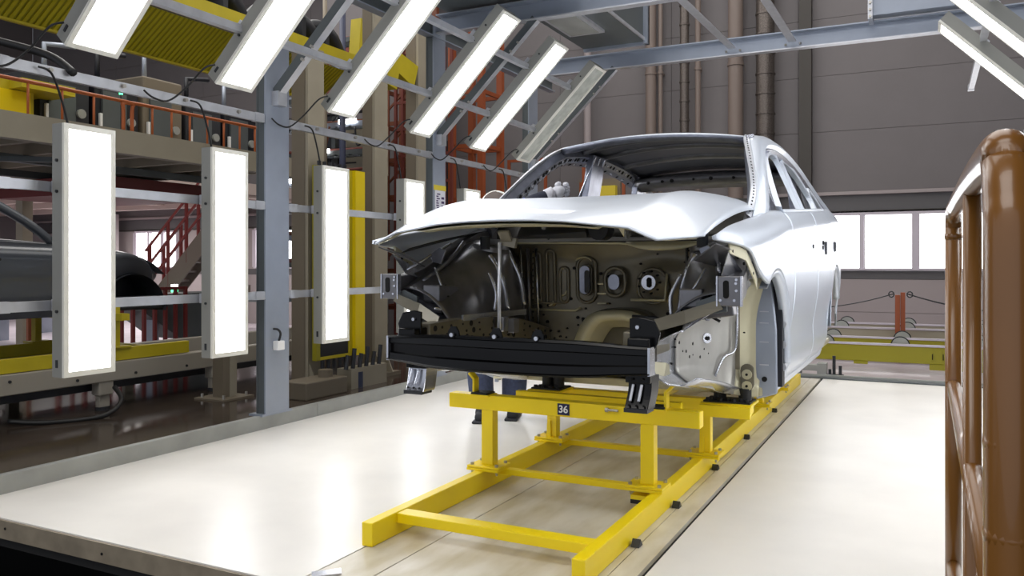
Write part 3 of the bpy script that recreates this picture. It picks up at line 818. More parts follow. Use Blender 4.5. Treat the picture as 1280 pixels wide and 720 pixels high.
def ring(cu, cz, wu, hz_, y, w_=.010, name='emboss', m='olive'):
    a = stadium(cu, cz, wu, hz_); pts = [P(u, min(y+.01, fwy(u, z)-.002), z) for u, z in a]; pts.append(pts[0]); pts.append(pts[1])
    return MB().tube(pts, w_, 6, False).build(name, m, FWP, smooth=True)
for cu, h_ in ((-.545, .30), (-.465, .30), (-.375, .32), (-.295, .20)):
    ring(cu, 1.07 if h_ > .25 else 1.03, .052, h_, FY-.014, .011); MB().tube(crv([P(cu+.018, fwy(cu, .95)-.012, 1.075-h_/2+.022), P(cu+.006, fwy(cu, .95)-.014, 1.07-h_/2+.004), P(cu-.010, fwy(cu, .95)-.012, 1.07-h_/2+.0)], 3), .005, 6).build('emboss', 'beige_primer', FWP, smooth=True)  # beige tips paint the bright lower ends of the ribs
ring(-.165, 1.06, .115, .26, FY+.005, .011); ring(-.165, 1.06, .07, .17, FY-.005, .006)
MB().prism([(X0+u, z) for u, z in stadium(-.165, 1.06, .062, .16)], 'y', FY-.02, FY-.005).build('opening', 'body_inner', FWP)
MB().prism([(X0+u, z) for u, z in stadium(-.15, 1.05, .03, .13)], 'y', FY-.024, FY-.02).build('opening', 'tag_dark', FWP)
ring(.02, 1.05, .12, .16, FY-.035, .012); MB().prism([(X0+u, z) for u, z in stadium(.02, 1.05, .065, .085)], 'y', FY-.05, FY-.03).build('opening', 'body_inner', FWP)
ring(.245, 1.03, .17, .19, FY-.06, .010); MB().prism([(X0+u, z) for u, z in stadium(.23, 1.05, .08, .08)], 'y', FY-.085, FY-.04).build('grommet_plate', 'silver', FWP)
MB().prism([(X0+u, z) for u, z in stadium(.235, 1.05, .028, .055)], 'y', FY-.09, FY-.084).build('grommet_hole', 'hole_shade', FWP)
for z in (1.04, .985, .93): B(X0-.085, X0-.03, FY-.03, FY-.012, z-.006, z+.004).build('step_emboss', 'beige_primer', FWP, bevel=.003)
MB().tube([P(-.17+.06*math.cos(a), FY-.02, 1.14+.05*math.sin(a)) for a in lr(.6, 2.5, 8)], .005, 6).build('emboss', 'beige_primer', FWP, smooth=True)
MB().tube([P(-.56, FY-.02, .885), P(-.22, FY-.02, .885), P(-.19, FY-.02, .90)], .007, 6).build('emboss', 'beige_primer', FWP, smooth=True)
MB().tube([P(-.62, FY-.03, .925), P(-.30, FY-.03, .925)], .005, 6).build('emboss', 'olive', FWP, smooth=True)
MB().tube([P(.13, FY-.08, .955), P(.32, FY-.075, .955), P(.33, FY-.075, 1.10)], .008, 6).build('emboss', 'beige_primer', FWP, smooth=True)
mm = MB(); 
for i in range(74):
    u = random.uniform(-.62, .5); z = random.uniform(.66, 1.22)
    if abs(u+.165) < .07 and .92 < z < 1.2: continue
    if -.56 < u < -.26 and .92 < z: continue
    if u > .0 and abs(z-1.03) < .12: continue
    mm.disc(P(u, fwy(u, z)-.008, z), (0, 1, 0), random.choice((.005, .006, .009)), .006, 7)
mm.build('punched_hole', 'hole_shade', FWP, kind='stuff')
mm = MB()
for i in range(9): mm.disc(P(.23+.06*math.cos(i*.7), FY-.07, 1.05+.06*math.sin(i*.7)), (0, 1, 0), .006, .012, 6)
mm.build('punched_hole', 'hole_shade', FWP, kind='stuff')
# cowl ledge and its beige curved lip
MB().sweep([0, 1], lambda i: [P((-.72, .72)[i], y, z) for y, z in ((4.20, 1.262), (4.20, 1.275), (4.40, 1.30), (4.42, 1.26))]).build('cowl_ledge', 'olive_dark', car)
MB().tube([P(-.62, 4.20, 1.268), P(-.2, 4.195, 1.268), P(.10, 4.195, 1.262), P(.18, 4.195, 1.255)], .007, 6).build('ledge_lip', 'beige_primer', car, smooth=True)
lip = crv([(.14, 4.19, 1.262), (.22, 4.17, 1.235), (.33, 4.16, 1.222), (.46, 4.17, 1.232), (.55, 4.18, 1.262)], 6)
MB().grid([[P(u, y, 1.268) for u, y, z in lip], [P(u, y-.015, z) for u, y, z in lip]]).build('ledge_lip', 'beige_primer', car, smooth=True, solid=.008)
# dark parts under the hood
for a in ((-.44, -.03, 4.12, 4.2, 1.29, 1.37),):
    MB().sweep([0, 1], lambda i: [P((a[0], a[1])[i], y, z) for y, z in ((4.06, 1.285), (4.04, 1.30+.02*i), (4.10, 1.36+.015*i), (4.2, 1.36))]).build('cowl_trough', 'machine_dark', car, bevel=.006)
MB().tube([P(.03, 4.06, 1.33), P(.03, 4.16, 1.33)], .055, 18).build('wiper_mount', 'machine_black', car, smooth=True, auto=.8)
ring(.03, 1.33, .04, .05, 4.055, .004, 'mount_ring', 'silver')
for u, s_ in ((.13, .05), (.24, .05), (-.30, .03)):
    MB().add([P(u, 4.05, 1.36), P(u+s_, 4.05, 1.365), P(u+s_*1.3, 4.12, 1.30), P(u+s_*.9, 4.1, 1.28), P(u+s_*.6, 4.1, 1.29)], [(0, 1, 2, 3, 4)]).build('bracket', 'silver', car, solid=.004)
# tunnel arch (beige) at the bottom of the firewall
def archpts(w_, h_, zc, n=12): return [(.085+w_*math.cos(a)*(1 if abs(math.cos(a)) < .7 else 1.05), zc+h_*math.sin(a)) for a in lr(math.pi, 0, n)]
a1 = [(-.21, .60), (-.17, .76), (-.10, .865), (.0, .895), (.15, .895), (.24, .85), (.30, .74), (.34, .60)]
a2 = [(-.13, .60), (-.10, .73), (-.04, .82), (.02, .84), (.14, .84), (.19, .80), (.23, .71), (.26, .60)]
a3 = [(-.09, .60), (-.06, .70), (-.01, .785), (.03, .80), (.12, .80), (.16, .76), (.19, .69), (.21, .60)]
A = crv([(u, 0, z) for u, z in a1], 3); Bq = crv([(u, 0, z) for u, z in a2], 3); Cq = crv([(u, 0, z) for u, z in a3], 3)
MB().grid([[P(p.x, FY-.13, p.z) for p in A], [P(p.x, FY-.145, p.z) for p in Bq], [P(p.x, FY-.10, p.z) for p in Bq], [P(p.x, FY-.06, p.z) for p in Cq], [P(p.x, FY+.35, p.z) for p in Cq]]).build('tunnel', 'beige_primer', car, smooth=True, solid=.006)
MB().grid([[P(p.x, FY-.128, p.z) for p in A], [P(p.x*1.05, FY+.02, p.z+.01) for p in A]]).build('tunnel_skirt', 'olive', car, smooth=True, solid=.005)
MB().tube([P(.20, 4.12, .875), P(.33, 4.10, .872), P(.36, 4.1, .86)], .011, 8).build('pipe_stub', 'machine_dark', car, smooth=True)
# lower cross wall under firewall
rows = [[P(u, y, z) for u in lr(-.62, .62, 13)] for y, z in ((4.36, .66), (4.30, .60), (4.38, .53), (4.6, .49))]
MB().grid(rows).build('toe_board', 'olive', car, smooth=True, solid=.005)
for s in (1, -1):
    # lower rail (front longitudinal)
    rp = [(.505, 3.20, .815), (.50, 3.6, .82), (.46, 4.0, .80), (.42, 4.36, .72)]
    q = crv([P(s*u, y, z) for u, y, z in rp], 5)
    MB().sweep(q, lambda i: [q[i]+Vector((dx, 0, dz)) for dx, dz in ((-.04, -.06), (.04, -.06), (.04, .06), (-.04, .06))]).build('front_rail', 'olive', car, bevel=.006)
    mm = MB()
    for i in range(1, len(q)-1):
        for dz in (-.03, .0, .035):
            mm.disc(q[i]+Vector((-s*.041, random.uniform(-.03, .03), dz)), (1, 0, 0), random.choice((.005, .007, .014)), .003, 8)
    mm.build('punched_hole', 'hole_shade', car, kind='stuff')
    MB().bar(P(s*.465, 3.5, .885), P(s*.46, 4.2, .88), .012, .03).build('rail_flange', 'silver', car)
    # upper rail with end plate
    up = [(.845, 3.44, 1.04), (.842, 3.62, 1.06), (.81, 3.86, 1.16), (.79, 4.15, 1.27), (.79, 4.42, 1.33)]
    q2 = crv([P(s*u, y, z) for u, y, z in up], 6)
    MB().sweep(q2, lambda i: [q2[i]+Vector((dx, 0, dz)) for dx, dz in ((-.036, -.05), (.034, -.05), (.034, .05), (-.036, .05))]).build('upper_rail', 'dark_steel', car, bevel=.006)
    ep = B(X0+s*.845-.047, X0+s*.845+.047, 3.425, 3.435, .975, 1.10).build('rail_end_plate', 'dark_steel', car, bevel=.004)
    mm = MB(); mm.box(X0+s*.845-.052, X0+s*.845-.046, 3.42, 3.45, .975, 1.10); mm.box(X0+s*.845+.046, X0+s*.845+.052, 3.42, 3.45, .975, 1.10); mm.each('plate_flange', 'silver', car)
    MB().prism([(X0+s*(.845)-.012+u, z) for u, z in stadium(0, 1.045, .024, .075)], 'y', 3.420, 3.4255).build('slot', 'hole_shade', car)
    mm = MB()
    for dx, dz in ((.028, .03), (.030, 0), (.022, -.04), (-.035, -.04), (.030, .045)): mm.disc(P(s*.845+dx, 3.424, 1.04+dz), (0, 1, 0), .006, .003, 8)
    mm.build('weld_nut', 'silver', car, kind='stuff')
    MB().grid([[P(s*.755, y, tab(y, [(3.3, 1.20), (3.8, 1.285), (4.4, 1.36)])), P(s*.80, y, tab(y, [(3.3, 1.18), (3.8, 1.265), (4.4, 1.35)]))] for y in lr(3.46, 4.42, 10)]).build('fender_gap_shade', 'tag_dark', car, solid=.004)  # dark strip added to paint the shaded gap between hood and fender
    B(X0+s*.70-.14, X0+s*.70+.14, 6.74, 7.40, .80, 1.10).build('rear_wheelhouse', 'olive', car, bevel=.03)
    # flanges, brackets and hinges around the tower
    for (a_, b_, rr, mt) in (((.44, 4.30, 1.24), (.43, 4.31, .80), .008, 'silver'), ((.475, 4.26, 1.24), (.465, 4.27, .80), .010, 'dark_steel'), ((.50, 4.22, 1.25), (.49, 4.24, .84), .006, 'silver'),
                             ((.70, 3.62, 1.13), (.62, 3.60, .98), .007, 'silver'), ((.79, 3.50, 1.12), (.71, 3.80, 1.26), .008, 'silver'), ((.60, 3.46, .93), (.52, 3.80, .86), .008, 'silver')):
        MB().tube([P(s*a_[0], a_[1], a_[2]), P(s*b_[0], b_[1], b_[2])], rr, 6).build('weld_flange', mt, car, smooth=True)
    mm = MB()
    for z in lr(.84, 1.22, 12): mm.disc(P(s*.452, 4.285, z), (s*.3, 1, 0), .005, .004, 6)
    mm.build('punched_hole', 'hole_shade', car, kind='stuff')
    MB().tube([P(s*.60, 3.98, 1.30), P(s*.60, 3.98, 1.23)], .028, 14).build('hinge_cup', 'machine_dark', car, smooth=True, auto=.6)
    MB().prism([(X0+s*u, z) for u, z in ((.66, 1.22), (.70, 1.235), (.755, 1.20), (.74, 1.16), (.69, 1.15))], 'y', 3.66, 3.675).build('hinge_bracket', 'body_inner', car, bevel=.003)
    MB().prism([(X0+s*u, z) for u, z in ((.70, .93), (.83, .95), (.83, 1.0), (.78, 1.02), (.70, .99))], 'y', 3.455, 3.47).build('lamp_bracket', 'grey_steel_dark', car, bevel=.003)
    for du, z in ((.40, .80), (.34, .795), (.46, .80)): MB().box(X0+s*du-.018, X0+s*du+.018, 3.78, 3.84, z, z+.075).build('mount_stud', ('silver', 'dark_steel')[int(du*50) % 2], car, bevel=.004)
    # strut tower + apron as one lofted dark surface
    rows = []
    for t in lr(0, 1, 26):
        y = 3.50+.88*t; r = []
        tw = math.exp(-((y-4.08)/.20)**2)
        fr = max(0, (3.78-y)/.28)
        for k in lr(0, 1, 16):
            u_hi = tab(y, [(3.5, .82), (3.8, .80), (4.1, .77), (4.38, .75)]); z_hi = tab(y, [(3.5, 1.03), (3.8, 1.15), (4.1, 1.28), (4.38, 1.30)])
            u_lo = .485; z_lo = .79
            bul = math.sin(math.pi*k)
            u = u_hi+(u_lo-u_hi)*(k**(.72-.2*tw))-tw*.05*bul
            z = z_hi+(z_lo-z_hi)*(k**(1.7+1.3*tw))
            r.append(P(s*u, y, z))
        rows.append(r)
    MB().grid(rows).build('strut_tower_apron', 'dark_steel', car, smooth=True, solid=.006)
    # silver strokes painting the bright highlights on the tower ribs
    for (pa, pb, rr) in (((.60, 3.98, 1.20), (.50, 4.02, .90), .016), ((.56, 4.12, 1.22), (.47, 4.16, .92), .014), ((.55, 3.88, 1.10), (.50, 3.86, .90), .010)):
        MB().tube(crv([P(s*(pa[0]-.03), pa[1], pa[2]), P(s*((pa[0]+pb[0])/2-.05), (pa[1]+pb[1])/2, (pa[2]+pb[2])/2), P(s*(pb[0]-.02), pb[1], pb[2])], 5), rr, 8).build('tower_rib_glint', 'silver', car, smooth=True)
    # tower cap
    MB().tube([P(s*.62, 4.08, 1.225), P(s*.615, 4.08, 1.25)], .105, 22).build('tower_cap', 'dark_steel', car, smooth=True, auto=.6)
    MB().tube([P(s*.615, 4.08, 1.25), P(s*.615, 4.08, 1.256)], .04, 14).build('tower_hole', 'hole_shade', car)
    # flat brackets on apron
    if s == 1: MB().add([P(.578, 3.60, .929), P(.593, 3.60, 1.001), P(.657, 3.60, 1.016), P(.657, 3.60, .974), P(.593, 3.60, .926)], [(0, 1, 2, 3, 4)]).build('apron_bracket', 'body_inner', car, solid=.006)
    mm = MB()
    for du, dz in ((.603, .985), (.622, .985), (.602, .945)): mm.disc(P(s*du, 3.594, dz), (0, 1, 0), .005, .004, 6)
    mm.build('punched_hole', 'hole_shade', car, kind='stuff')
    MB().bar(P(s*.64, 3.62, .945), P(s*.83, 3.60, .975), .05, .095).build('apron_brace', 'dark_steel', car, bevel=.006)
    # boxy bracket inside bay (left one seen)
    MB().prism([(3.52, .96), (3.52, 1.045), (3.70, 1.035), (3.78, .97), (3.70, .935)], 'x', X0+s*.66-.05, X0+s*.66+.05).build('bay_bracket', 'dark_steel', car, bevel=.008)
    for k_, (ya, za, yb, zb) in enumerate(((3.60, 1.06, 3.92, 1.27), (3.70, 1.06, 4.0, 1.24), (3.56, 1.03, 3.66, .90))):
        MB().tube(crv([P(s*.76, ya, za), P(s*.72, (ya+yb)/2+.03, (za+zb)/2), P(s*.70, yb, zb)], 4), .012, 6).build('wiring_channel', 'body_inner', car, smooth=True)
    mm = MB()
    for i in range(26): 
        y = random.uniform(3.6, 4.3); mm.disc(P(s*(.70+random.uniform(-.03, .03)), y, .9+(y-3.6)*.35+random.uniform(0, .1)), (s, .3, -.6), .007, .06, 6)
    mm.build('punched_hole', 'hole_shade', car, kind='stuff')
    # outer fender brace (light flange with holes)
    q3 = [P(s*.835, 3.46, 1.215), P(s*.875, 3.60, 1.185), P(s*.885, 3.74, 1.10), P(s*.885, 3.80, 1.055)]
    MB().sweep(q3, lambda i: [q3[i]+Vector((s*dx, 0, dz)) for dx, dz in ((0, .025), (.006, .025), (.006, -.02), (0, -.02))]).build('fender_flange', 'beige_primer', car)
    mm = MB()
    for t_ in (.1, .2, .32, .55, .8, .92):
        c = q3[0].lerp(q3[2], t_); mm.disc(c+Vector((s*.006, 0, 0)), (1, 0, 0), .007, .004, 8)
    mm.build('punched_hole', 'hole_shade', car, kind='stuff')
    MB().grid([[P(s*.84, 3.44, 1.20), P(s*.87, 3.78, 1.06)], [P(s*.80, 3.50, 1.10), P(s*.82, 3.9, 1.02)]]).build('fender_liner', 'silver', car, solid=.004)
    MB().grid([[P(s*.82, 3.30, 1.235), P(s*.86, 3.60, 1.20)], [P(s*.70, 3.42, 1.17), P(s*.76, 3.62, 1.14)]]).build('headlamp_shelf', 'dark_steel', car, solid=.006)
    # outer wheelhouse
    pl = [(.512, 3.33), (.515, 3.55), (.525, 3.80), (.545, 4.05), (.60, 4.28), (.69, 4.42), (.765, 4.47)]
    Q = crv([(u, y, 0) for u, y in pl], 5)
    rows = []
    for i, p in enumerate(Q):
        y = p.y; zt_ = tab(y, [(3.33, .87), (3.6, .90), (3.8, .97), (4.0, 1.02), (4.2, 1.05), (4.47, 1.08)]); zb = tab(y, [(3.33, .66), (3.6, .615), (3.9, .57), (4.2, .51), (4.47, .455)])
        rr = []
        for k in lr(0, 1, 14):
            z = zb+(zt_-zb)*k; out = .02+.14*(max(0, k-.6)/.4)**1.5*(1 if y < 4.2 else .4)+.10*max(0, .16-k)/.16*max(0, min(1, (4.3-y)/.3))
            rr.append(P(s*(p.x+out), y-.05*max(0, .16-k)/.16, z))
        rows.append(rr)
    n1 = 9
    MB().grid(rows[:n1]).build('wheelhouse_front', 'silver', car, smooth=True, solid=.006)
    MB().grid(rows[n1-1:-7]).build('wheelhouse', 'wheel_grey', car, smooth=True, solid=.006)
    MB().grid(rows[-8:]).build('wheelhouse_rear', 'beige_primer', car, smooth=True, solid=.006)
    for cc, rr in (((.60, 4.26, .93), .016), ((.565, 4.12, .78), .026)):
        MB().disc(P(s*(cc[0]+.022), cc[1]-.012, cc[2]), (s, -.8, 0), rr, .010, 14).build('plug_boss', 'silver', car)
        MB().disc(P(s*(cc[0]+.028), cc[1]-.018, cc[2]), (s, -.8, 0), rr*.4, .010, 10).build('plug_hole', 'hole_shade', car)
    mm = MB()
    for i in range(20):
        p = Q[random.randint(0, len(Q)-6)]; mm.disc(P(s*(p.x+.022), p.y, random.uniform(.68, .90)), (1, 0, 0), random.choice((.004, .005, .008)), .006, 7)
    mm.build('punched_hole', 'hole_shade', car, kind='stuff')
    # visible seam tubes on the wheelhouse
    MB().tube(crv([P(s*.69, 4.345, 1.02), P(s*.69, 4.345, .80), P(s*.68, 4.335, .70), P(s*.64, 4.26, .67), P(s*.61, 4.2, .58)], 5), .007, 6).build('seam', 'silver', car, smooth=True)
    fill = [[r_[-1] for r_ in rows], []]
    for i_, r_ in enumerate(rows):
        y = r_[-1].y; fill[1].append(P(s*tab(y, [(3.3, .60), (3.45, .83), (3.8, .80), (4.47, .78)]), max(y, 3.46), tab(y, [(3.3, .90), (3.45, .985), (3.62, 1.01), (3.86, 1.11), (4.15, 1.22), (4.47, 1.28)])))
    MB().grid(fill).build('apron_flange', 'silver', car, smooth=True, solid=.005)
    MB().grid([[P(s*.50, 3.34, .90), P(s*.66, 3.42, .955), P(s*.80, 3.425, 1.0)], [P(s*.505, 3.325, .85), P(s*.67, 3.405, .90), P(s*.82, 3.42, .965)]]).build('apron_front_flange', 'olive', car, solid=.006)
    # bottom tray of wheelhouse
    rows = [[P(s*u, y, z) for u, z in ((.52, .06), (.56, .0), (.64, -.005), (.70, .03))] for y in lr(3.48, 4.42, 8)]
    rows = [[P(0, 0, 0)+Vector((v.x-X0, v.y, v.z+tab(v.y, [(3.48, .63), (3.9, .565), (4.42, .46)]))) for v in r] for r in rows]
    MB().grid(rows).build('wheelhouse_tray', 'silver', car, smooth=True, solid=.006)
    MB().grid([[P(s*.51, 3.36, .74), P(s*.51, 3.34, .64)], [P(s*.56, 3.50, .72), P(s*.555, 3.46, .63)], [P(s*.52, 3.72, .68), P(s*.53, 3.7, .61)]]).build('corner_gusset', 'beige_primer', car, solid=.005)
    # hinge pillar
    MB().prism([(X0+s*u, z) for u, z in ((.765, .435), (.872, .47), (.868, .80), (.845, 1.06), (.765, 1.05), (.745, .80))], 'y', 4.46, 4.50).build('hinge_pillar', 'grey_steel', car, bevel=.008)
    mm = MB()
    for z in (.62, .74, .84, .90): mm.bar(P(s*.785, 4.458, z), P(s*.83, 4.458, z), .006, .005)
    mm.each('emboss', 'galvanised', car)
    MB().disc(P(s*.81, 4.458, .545), (0, 1, 0), .014, .004, 12).build('drain_hole', 'hole_shade', car)
    MB().prism([(X0+s*u, z) for u, z in stadium(.735, .56, .07, .14)], 'y', 4.38, 4.40).build('hinge_reinforcement', 'olive', car, bevel=.004)
    for z in (.575, .515):
        MB().disc(P(s*.735, 4.375, z), (0, 1, 0), .026, .006, 16).build('bush', 'beige_primer', car); MB().disc(P(s*.735, 4.368, z), (0, 1, 0), .007, .004, 10).build('bush_hole', 'hole_shade', car)
    MB().box(X0+s*.86-.03, X0+s*.86+.03, 4.52, 4.60, .50, 1.12).build('pillar_gap_shade', 'machine_black', car)  # solid black box painting the shaded gap behind the hinge pillar
    for z in (.98, .83, .72, .60):
        MB().disc(P(s*.885, 4.56, z), (0, 1, 0), .022, .004, 8).build('fender_tab', 'galvanised', car)
# bumper beam
def bprof(u):
    k = (u/.615)**2; y = 2.995+.085*k; zc = .772; h = tab(abs(u), [(0, .148), (.35, .142), (.52, .118), (.615, .108)])
    a = h/2
    pr_ = [(.05, a), (.0, a), (-.004, a*.86), (.006, a*.80), (.004, a*.42), (.016, a*.34), (.016, -a*.30), (.002, -a*.40), (.0, -a*.84), (-.008, -a*.90), (-.004, -a), (.05, -a)]
    return [P(u, y+dy, zc+dz) for dy, dz in pr_]
us = lr(-.615, .615, 33)
MB().sweep(us, lambda i: bprof(us[i])).build('bumper_beam', 'beam_black', car, smooth=True, auto=.5)
for s in (1, -1):
    MB().box(X0+s*.612-.004, X0+s*.612+.006, 3.075, 3.14, .715, .825).build('beam_end', 'silver', car)
    BX = .055 if s == 1 else -.01
    MB().prism([(X0+BX+s*u, z-.022) for u, z in ((.46, .80), (.46, .955), (.50, .962), (.56, .95), (.585, .90), (.575, .86), (.545, .80))], 'y', 3.135, 3.15).build('crash_box_plate', 'beam_black', car, bevel=.003)
    MB().box(X0+BX+s*.51-.045, X0+BX+s*.51+.045, 3.09, 3.2, .76, .86).build('crash_box', 'beam_black', car, bevel=.006)
    MB().disc(P(BX+s*.495, 3.13, .90), (0, 1, 0), .008, .006).build('weld_nut', 'silver', car)
    TX = .055 if s == 1 else .045
    m_b = 'beam_black' if s == 1 else 'silver'
    MB().sweep(crv([P(TX+s*.513, 3.13, .71), P(TX+s*.513, 3.12, .65), P(TX+s*.508, 3.10, .60), P(TX+s*.508, 3.09, .583)], 4), lambda i: [v for v in (lambda c: [c+Vector((-.047, -.02, 0)), c+Vector((.047, -.02, 0)), c+Vector((.05, .07, 0)), c+Vector((-.045, .07, 0))])(crv([P(TX+s*.513, 3.13, .71), P(TX+s*.513, 3.12, .65), P(TX+s*.508, 3.10, .60), P(TX+s*.508, 3.09, .583)], 4)[i])]).build('tow_bracket', m_b, car, bevel=.004)
    for dx in (-.02, .014):
        MB().bar(P(TX+s*.51+dx, 3.096, .68), P(TX+s*.51+dx-.006, 3.072, .615), .012, .008, (0, 1, 0)).build('bracket_rib', 'silver' if s == -1 else 'galvanised', car, bevel=.003)
    MB().box(X0+TX+s*.51-.05, X0+TX+s*.51+.045, 3.065, 3.15, .572, .588).build('bracket_foot', 'tag_dark', car)
    mm = MB()
    for dx in (-.03, .0, .03): mm.disc(P(TX+s*.51+dx, 3.07, .60), (0, 1, 0), .004, .004)
    for dx in (-.02, .02): mm.disc(P(TX+s*.51+dx, 3.09, .70), (0, 1, 0), .005, .02)
    mm.build('punched_hole', 'hole_shade', car, kind='stuff')
    MB().box(X0+TX+s*.51-.05, X0+TX+s*.51+.05, 3.085, 3.16, .685, .722).build('bracket_neck', 'beam_black', car, bevel=.003)
for u in (-.225, -.02, .17):
    MB().prism([(X0+u-.028, .842), (X0+u+.028, .842), (X0+u+.026, .862), (X0+u+.012, .885), (X0+u-.012, .885), (X0+u-.026, .862)], 'y', 3.01, 3.02).build('beam_tab', 'beam_black', car)
    MB().disc(P(u, 2.998, .850), (0, 1, 0), .009, .006).build('weld_nut', 'silver', car)

# small pieces become sub-parts of the panel they sit on
SUBP = {'handle_recess_shade': 'rear_door', 'handle_bracket': 'rear_door', 'front_arch_lip': 'fender', 'rear_arch_lip': 'rear_quarter', 'roof_bow': 'roof', 'front_header': 'roof', 'roof_underside': 'roof',
        'seal_flange': 'pillar_skin', 'plate_flange': 'rail_end_plate', 'slot': 'rail_end_plate', 'weld_nut': 'bumper_beam', 'beam_tab': 'bumper_beam', 'beam_end': 'bumper_beam', 'bracket_rib': 'tow_bracket',
        'bracket_foot': 'tow_bracket', 'bracket_neck': 'tow_bracket', 'tower_rib_glint': 'strut_tower_apron', 'tower_cap': 'strut_tower_apron', 'bush': 'hinge_pillar', 'hinge_reinforcement': 'hinge_pillar', 'emboss': 'hinge_pillar',
        'centre_pillar_rib': 'centre_pillar', 'centre_pillar_groove': 'centre_pillar', 'rear_pillar_rib': 'rear_pillar', 'plug_boss': 'wheelhouse', 'seam': 'wheelhouse', 'ledge_lip': 'cowl_ledge', 'weld_boss': 'inner_rail'}
def bc(o):
    v = [q.co for q in o.data.vertices]; n = len(v); return sum(v, Vector())/n
ks = [c for c in C.objects if c.parent == car]
base = lambda o: o.name.split('.')[0]
ctr = {c.name: bc(c) for c in ks}
for c in ks:
    tgt = SUBP.get(base(c))
    if tgt:
        cand = [d for d in ks if base(d) == tgt]
        c.parent = min(cand, key=lambda d: (ctr[d.name]-ctr[c.name]).length)

# ================================================================== WORKER (crouched beside the far side of the car, arm through the window)
wk = thing('person', 'worker in navy workwear stooping behind the car, white gloved hand gripping the door pillar', 'person', (-2.85, 5.5, 0))
WO = ORG[wk.name]
def skin(name, verts, edges, radii, m, parent, root=0, sub=2):
    me = bpy.data.meshes.new(name); me.from_pydata([Vector(v)-WO for v in verts], edges, []); me.materials.append(M[m])
    o = bpy.data.objects.new(name, me); C.objects.link(o); o.parent = parent; ORG[o.name] = WO
    s_ = o.modifiers.new('skin', 'SKIN')
    for i, r in enumerate(radii):
        sv = me.skin_vertices[0].data[i]; sv.radius = r if isinstance(r, tuple) else (r, r); sv.use_root = (i == root)
    s_.use_smooth_shade = True
    d = o.modifiers.new('sub', 'SUBSURF'); d.levels = sub; d.render_levels = sub
    return o
bv = [(-2.86, 5.52, .90), (-2.84, 5.46, 1.05), (-2.80, 5.40, 1.22), (-2.76, 5.35, 1.36), (-2.74, 5.27, 1.45),      # spine to neck
      (-2.82, 5.60, .86), (-2.80, 5.60, .48), (-2.79, 5.56, .09),            # leg A
      (-2.92, 5.43, .86), (-2.98, 5.38, .48), (-2.95, 5.36, .09),            # leg B
      (-2.68, 5.40, 1.40), (-2.66, 5.26, 1.50), (-2.52, 5.34, 1.60), (-2.43, 5.40, 1.645),  # right arm up into the car
      (-2.92, 5.36, 1.38), (-3.00, 5.24, 1.16), (-2.90, 5.10, 1.02)]
be = [(0, 1), (1, 2), (2, 3), (3, 4), (0, 5), (5, 6), (6, 7), (0, 8), (8, 9), (9, 10), (3, 11), (11, 12), (12, 13), (13, 14), (3, 15), (15, 16), (16, 17)]
br = [(.15, .12), (.14, .11), (.16, .12), (.13, .10), .055, .105, .075, .06, .105, .075, .06, .075, .062, .058, .046, .075, .052, .038]
skin('body', bv, be, br, 'navy_cloth', wk)
for (a, b, c, d) in (((-2.82, 5.60, .84), (-2.80, 5.60, .48), (-2.79, 5.56, .10), 0), ((-2.92, 5.43, .84), (-2.98, 5.38, .48), (-2.95, 5.36, .10), 1)):
    q = crv([a, b, c], 6); MB().tube(q, [.118-.03*i/12 for i in range(13)], 16).build('trouser_leg', 'jeans', wk, smooth=True)
    f = Vector(c); sh = crv([f+Vector((-.02, .06, -.05)), f+Vector((0, 0, -.045)), f+Vector((.05, -.09, -.055)), f+Vector((.07, -.17, -.065))], 4)
    MB().tube(sh, [.04+.016*math.sin(math.pi*i/12) for i in range(13)], 12).build('shoe', 'shoe', wk, smooth=True, subd=1)
    MB().bar(f+Vector((-.025, .09, -.09)), f+Vector((.075, -.20, -.09)), .095, .02).build('shoe_sole', 'machine_black', wk, bevel=.008)
MB().tube([(-2.60, 5.30, 1.548), (-2.555, 5.32, 1.575)], [.064, .062], 14).build('sleeve_cuff', 'blue_cuff', wk, smooth=True)
# head bent down
hd = MB()
hc = Vector((-2.73, 5.20, 1.47))
rings = []
R = Matrix.Rotation(.75, 3, 'X')
prf = [(-.115, .035, .03), (-.10, .052, .05), (-.07, .062, .068), (-.03, .070, .082), (.01, .074, .092), (.05, .073, .092), (.085, .06, .078), (.108, .036, .048), (.118, .01, .012)]
vs = []; n_ = 16
for z, rx, ry in prf:
    for j in range(n_):
        a = 2*math.pi*j/n_; vs.append(hc+R@Vector((rx*math.cos(a), ry*math.sin(a)-(.012 if z < -.05 else 0), z)))
fs = [(i*n_+j, i*n_+(j+1) % n_, (i+1)*n_+(j+1) % n_, (i+1)*n_+j) for i in range(len(prf)-1) for j in range(n_)]+[tuple(range(n_)), tuple((len(prf)-1)*n_+j for j in range(n_))]
hd.add(vs, fs)
hd.add([hc+R@Vector(v) for v in ((-.014, -.085, -.03), (.014, -.085, -.03), (0, -.115, -.032), (0, -.088, .02))], [(0, 1, 2), (1, 3, 2), (3, 0, 2)])
ho = hd.build('head', 'skin', wk, smooth=True)
mm = MB()
for s in (-1, 1): mm.disc(hc+R@Vector((s*.028, -.088, .012)), R@Vector((0, 1, 0)), .010, .004, 8)
mm.bar(hc+R@Vector((-.024, -.089, -.062)), hc+R@Vector((.024, -.089, -.062)), .006, .005)
mm.each('eyes_and_mouth', 'hair', wk)
mm = MB()
for s in (-1, 1): mm.disc(hc+R@Vector((s*.077, .0, -.005)), R@Vector((1, .3, 0)), .026, .006, 10)
mm.each('ears', 'skin', wk, smooth=True)
hv = MB(); vs = []
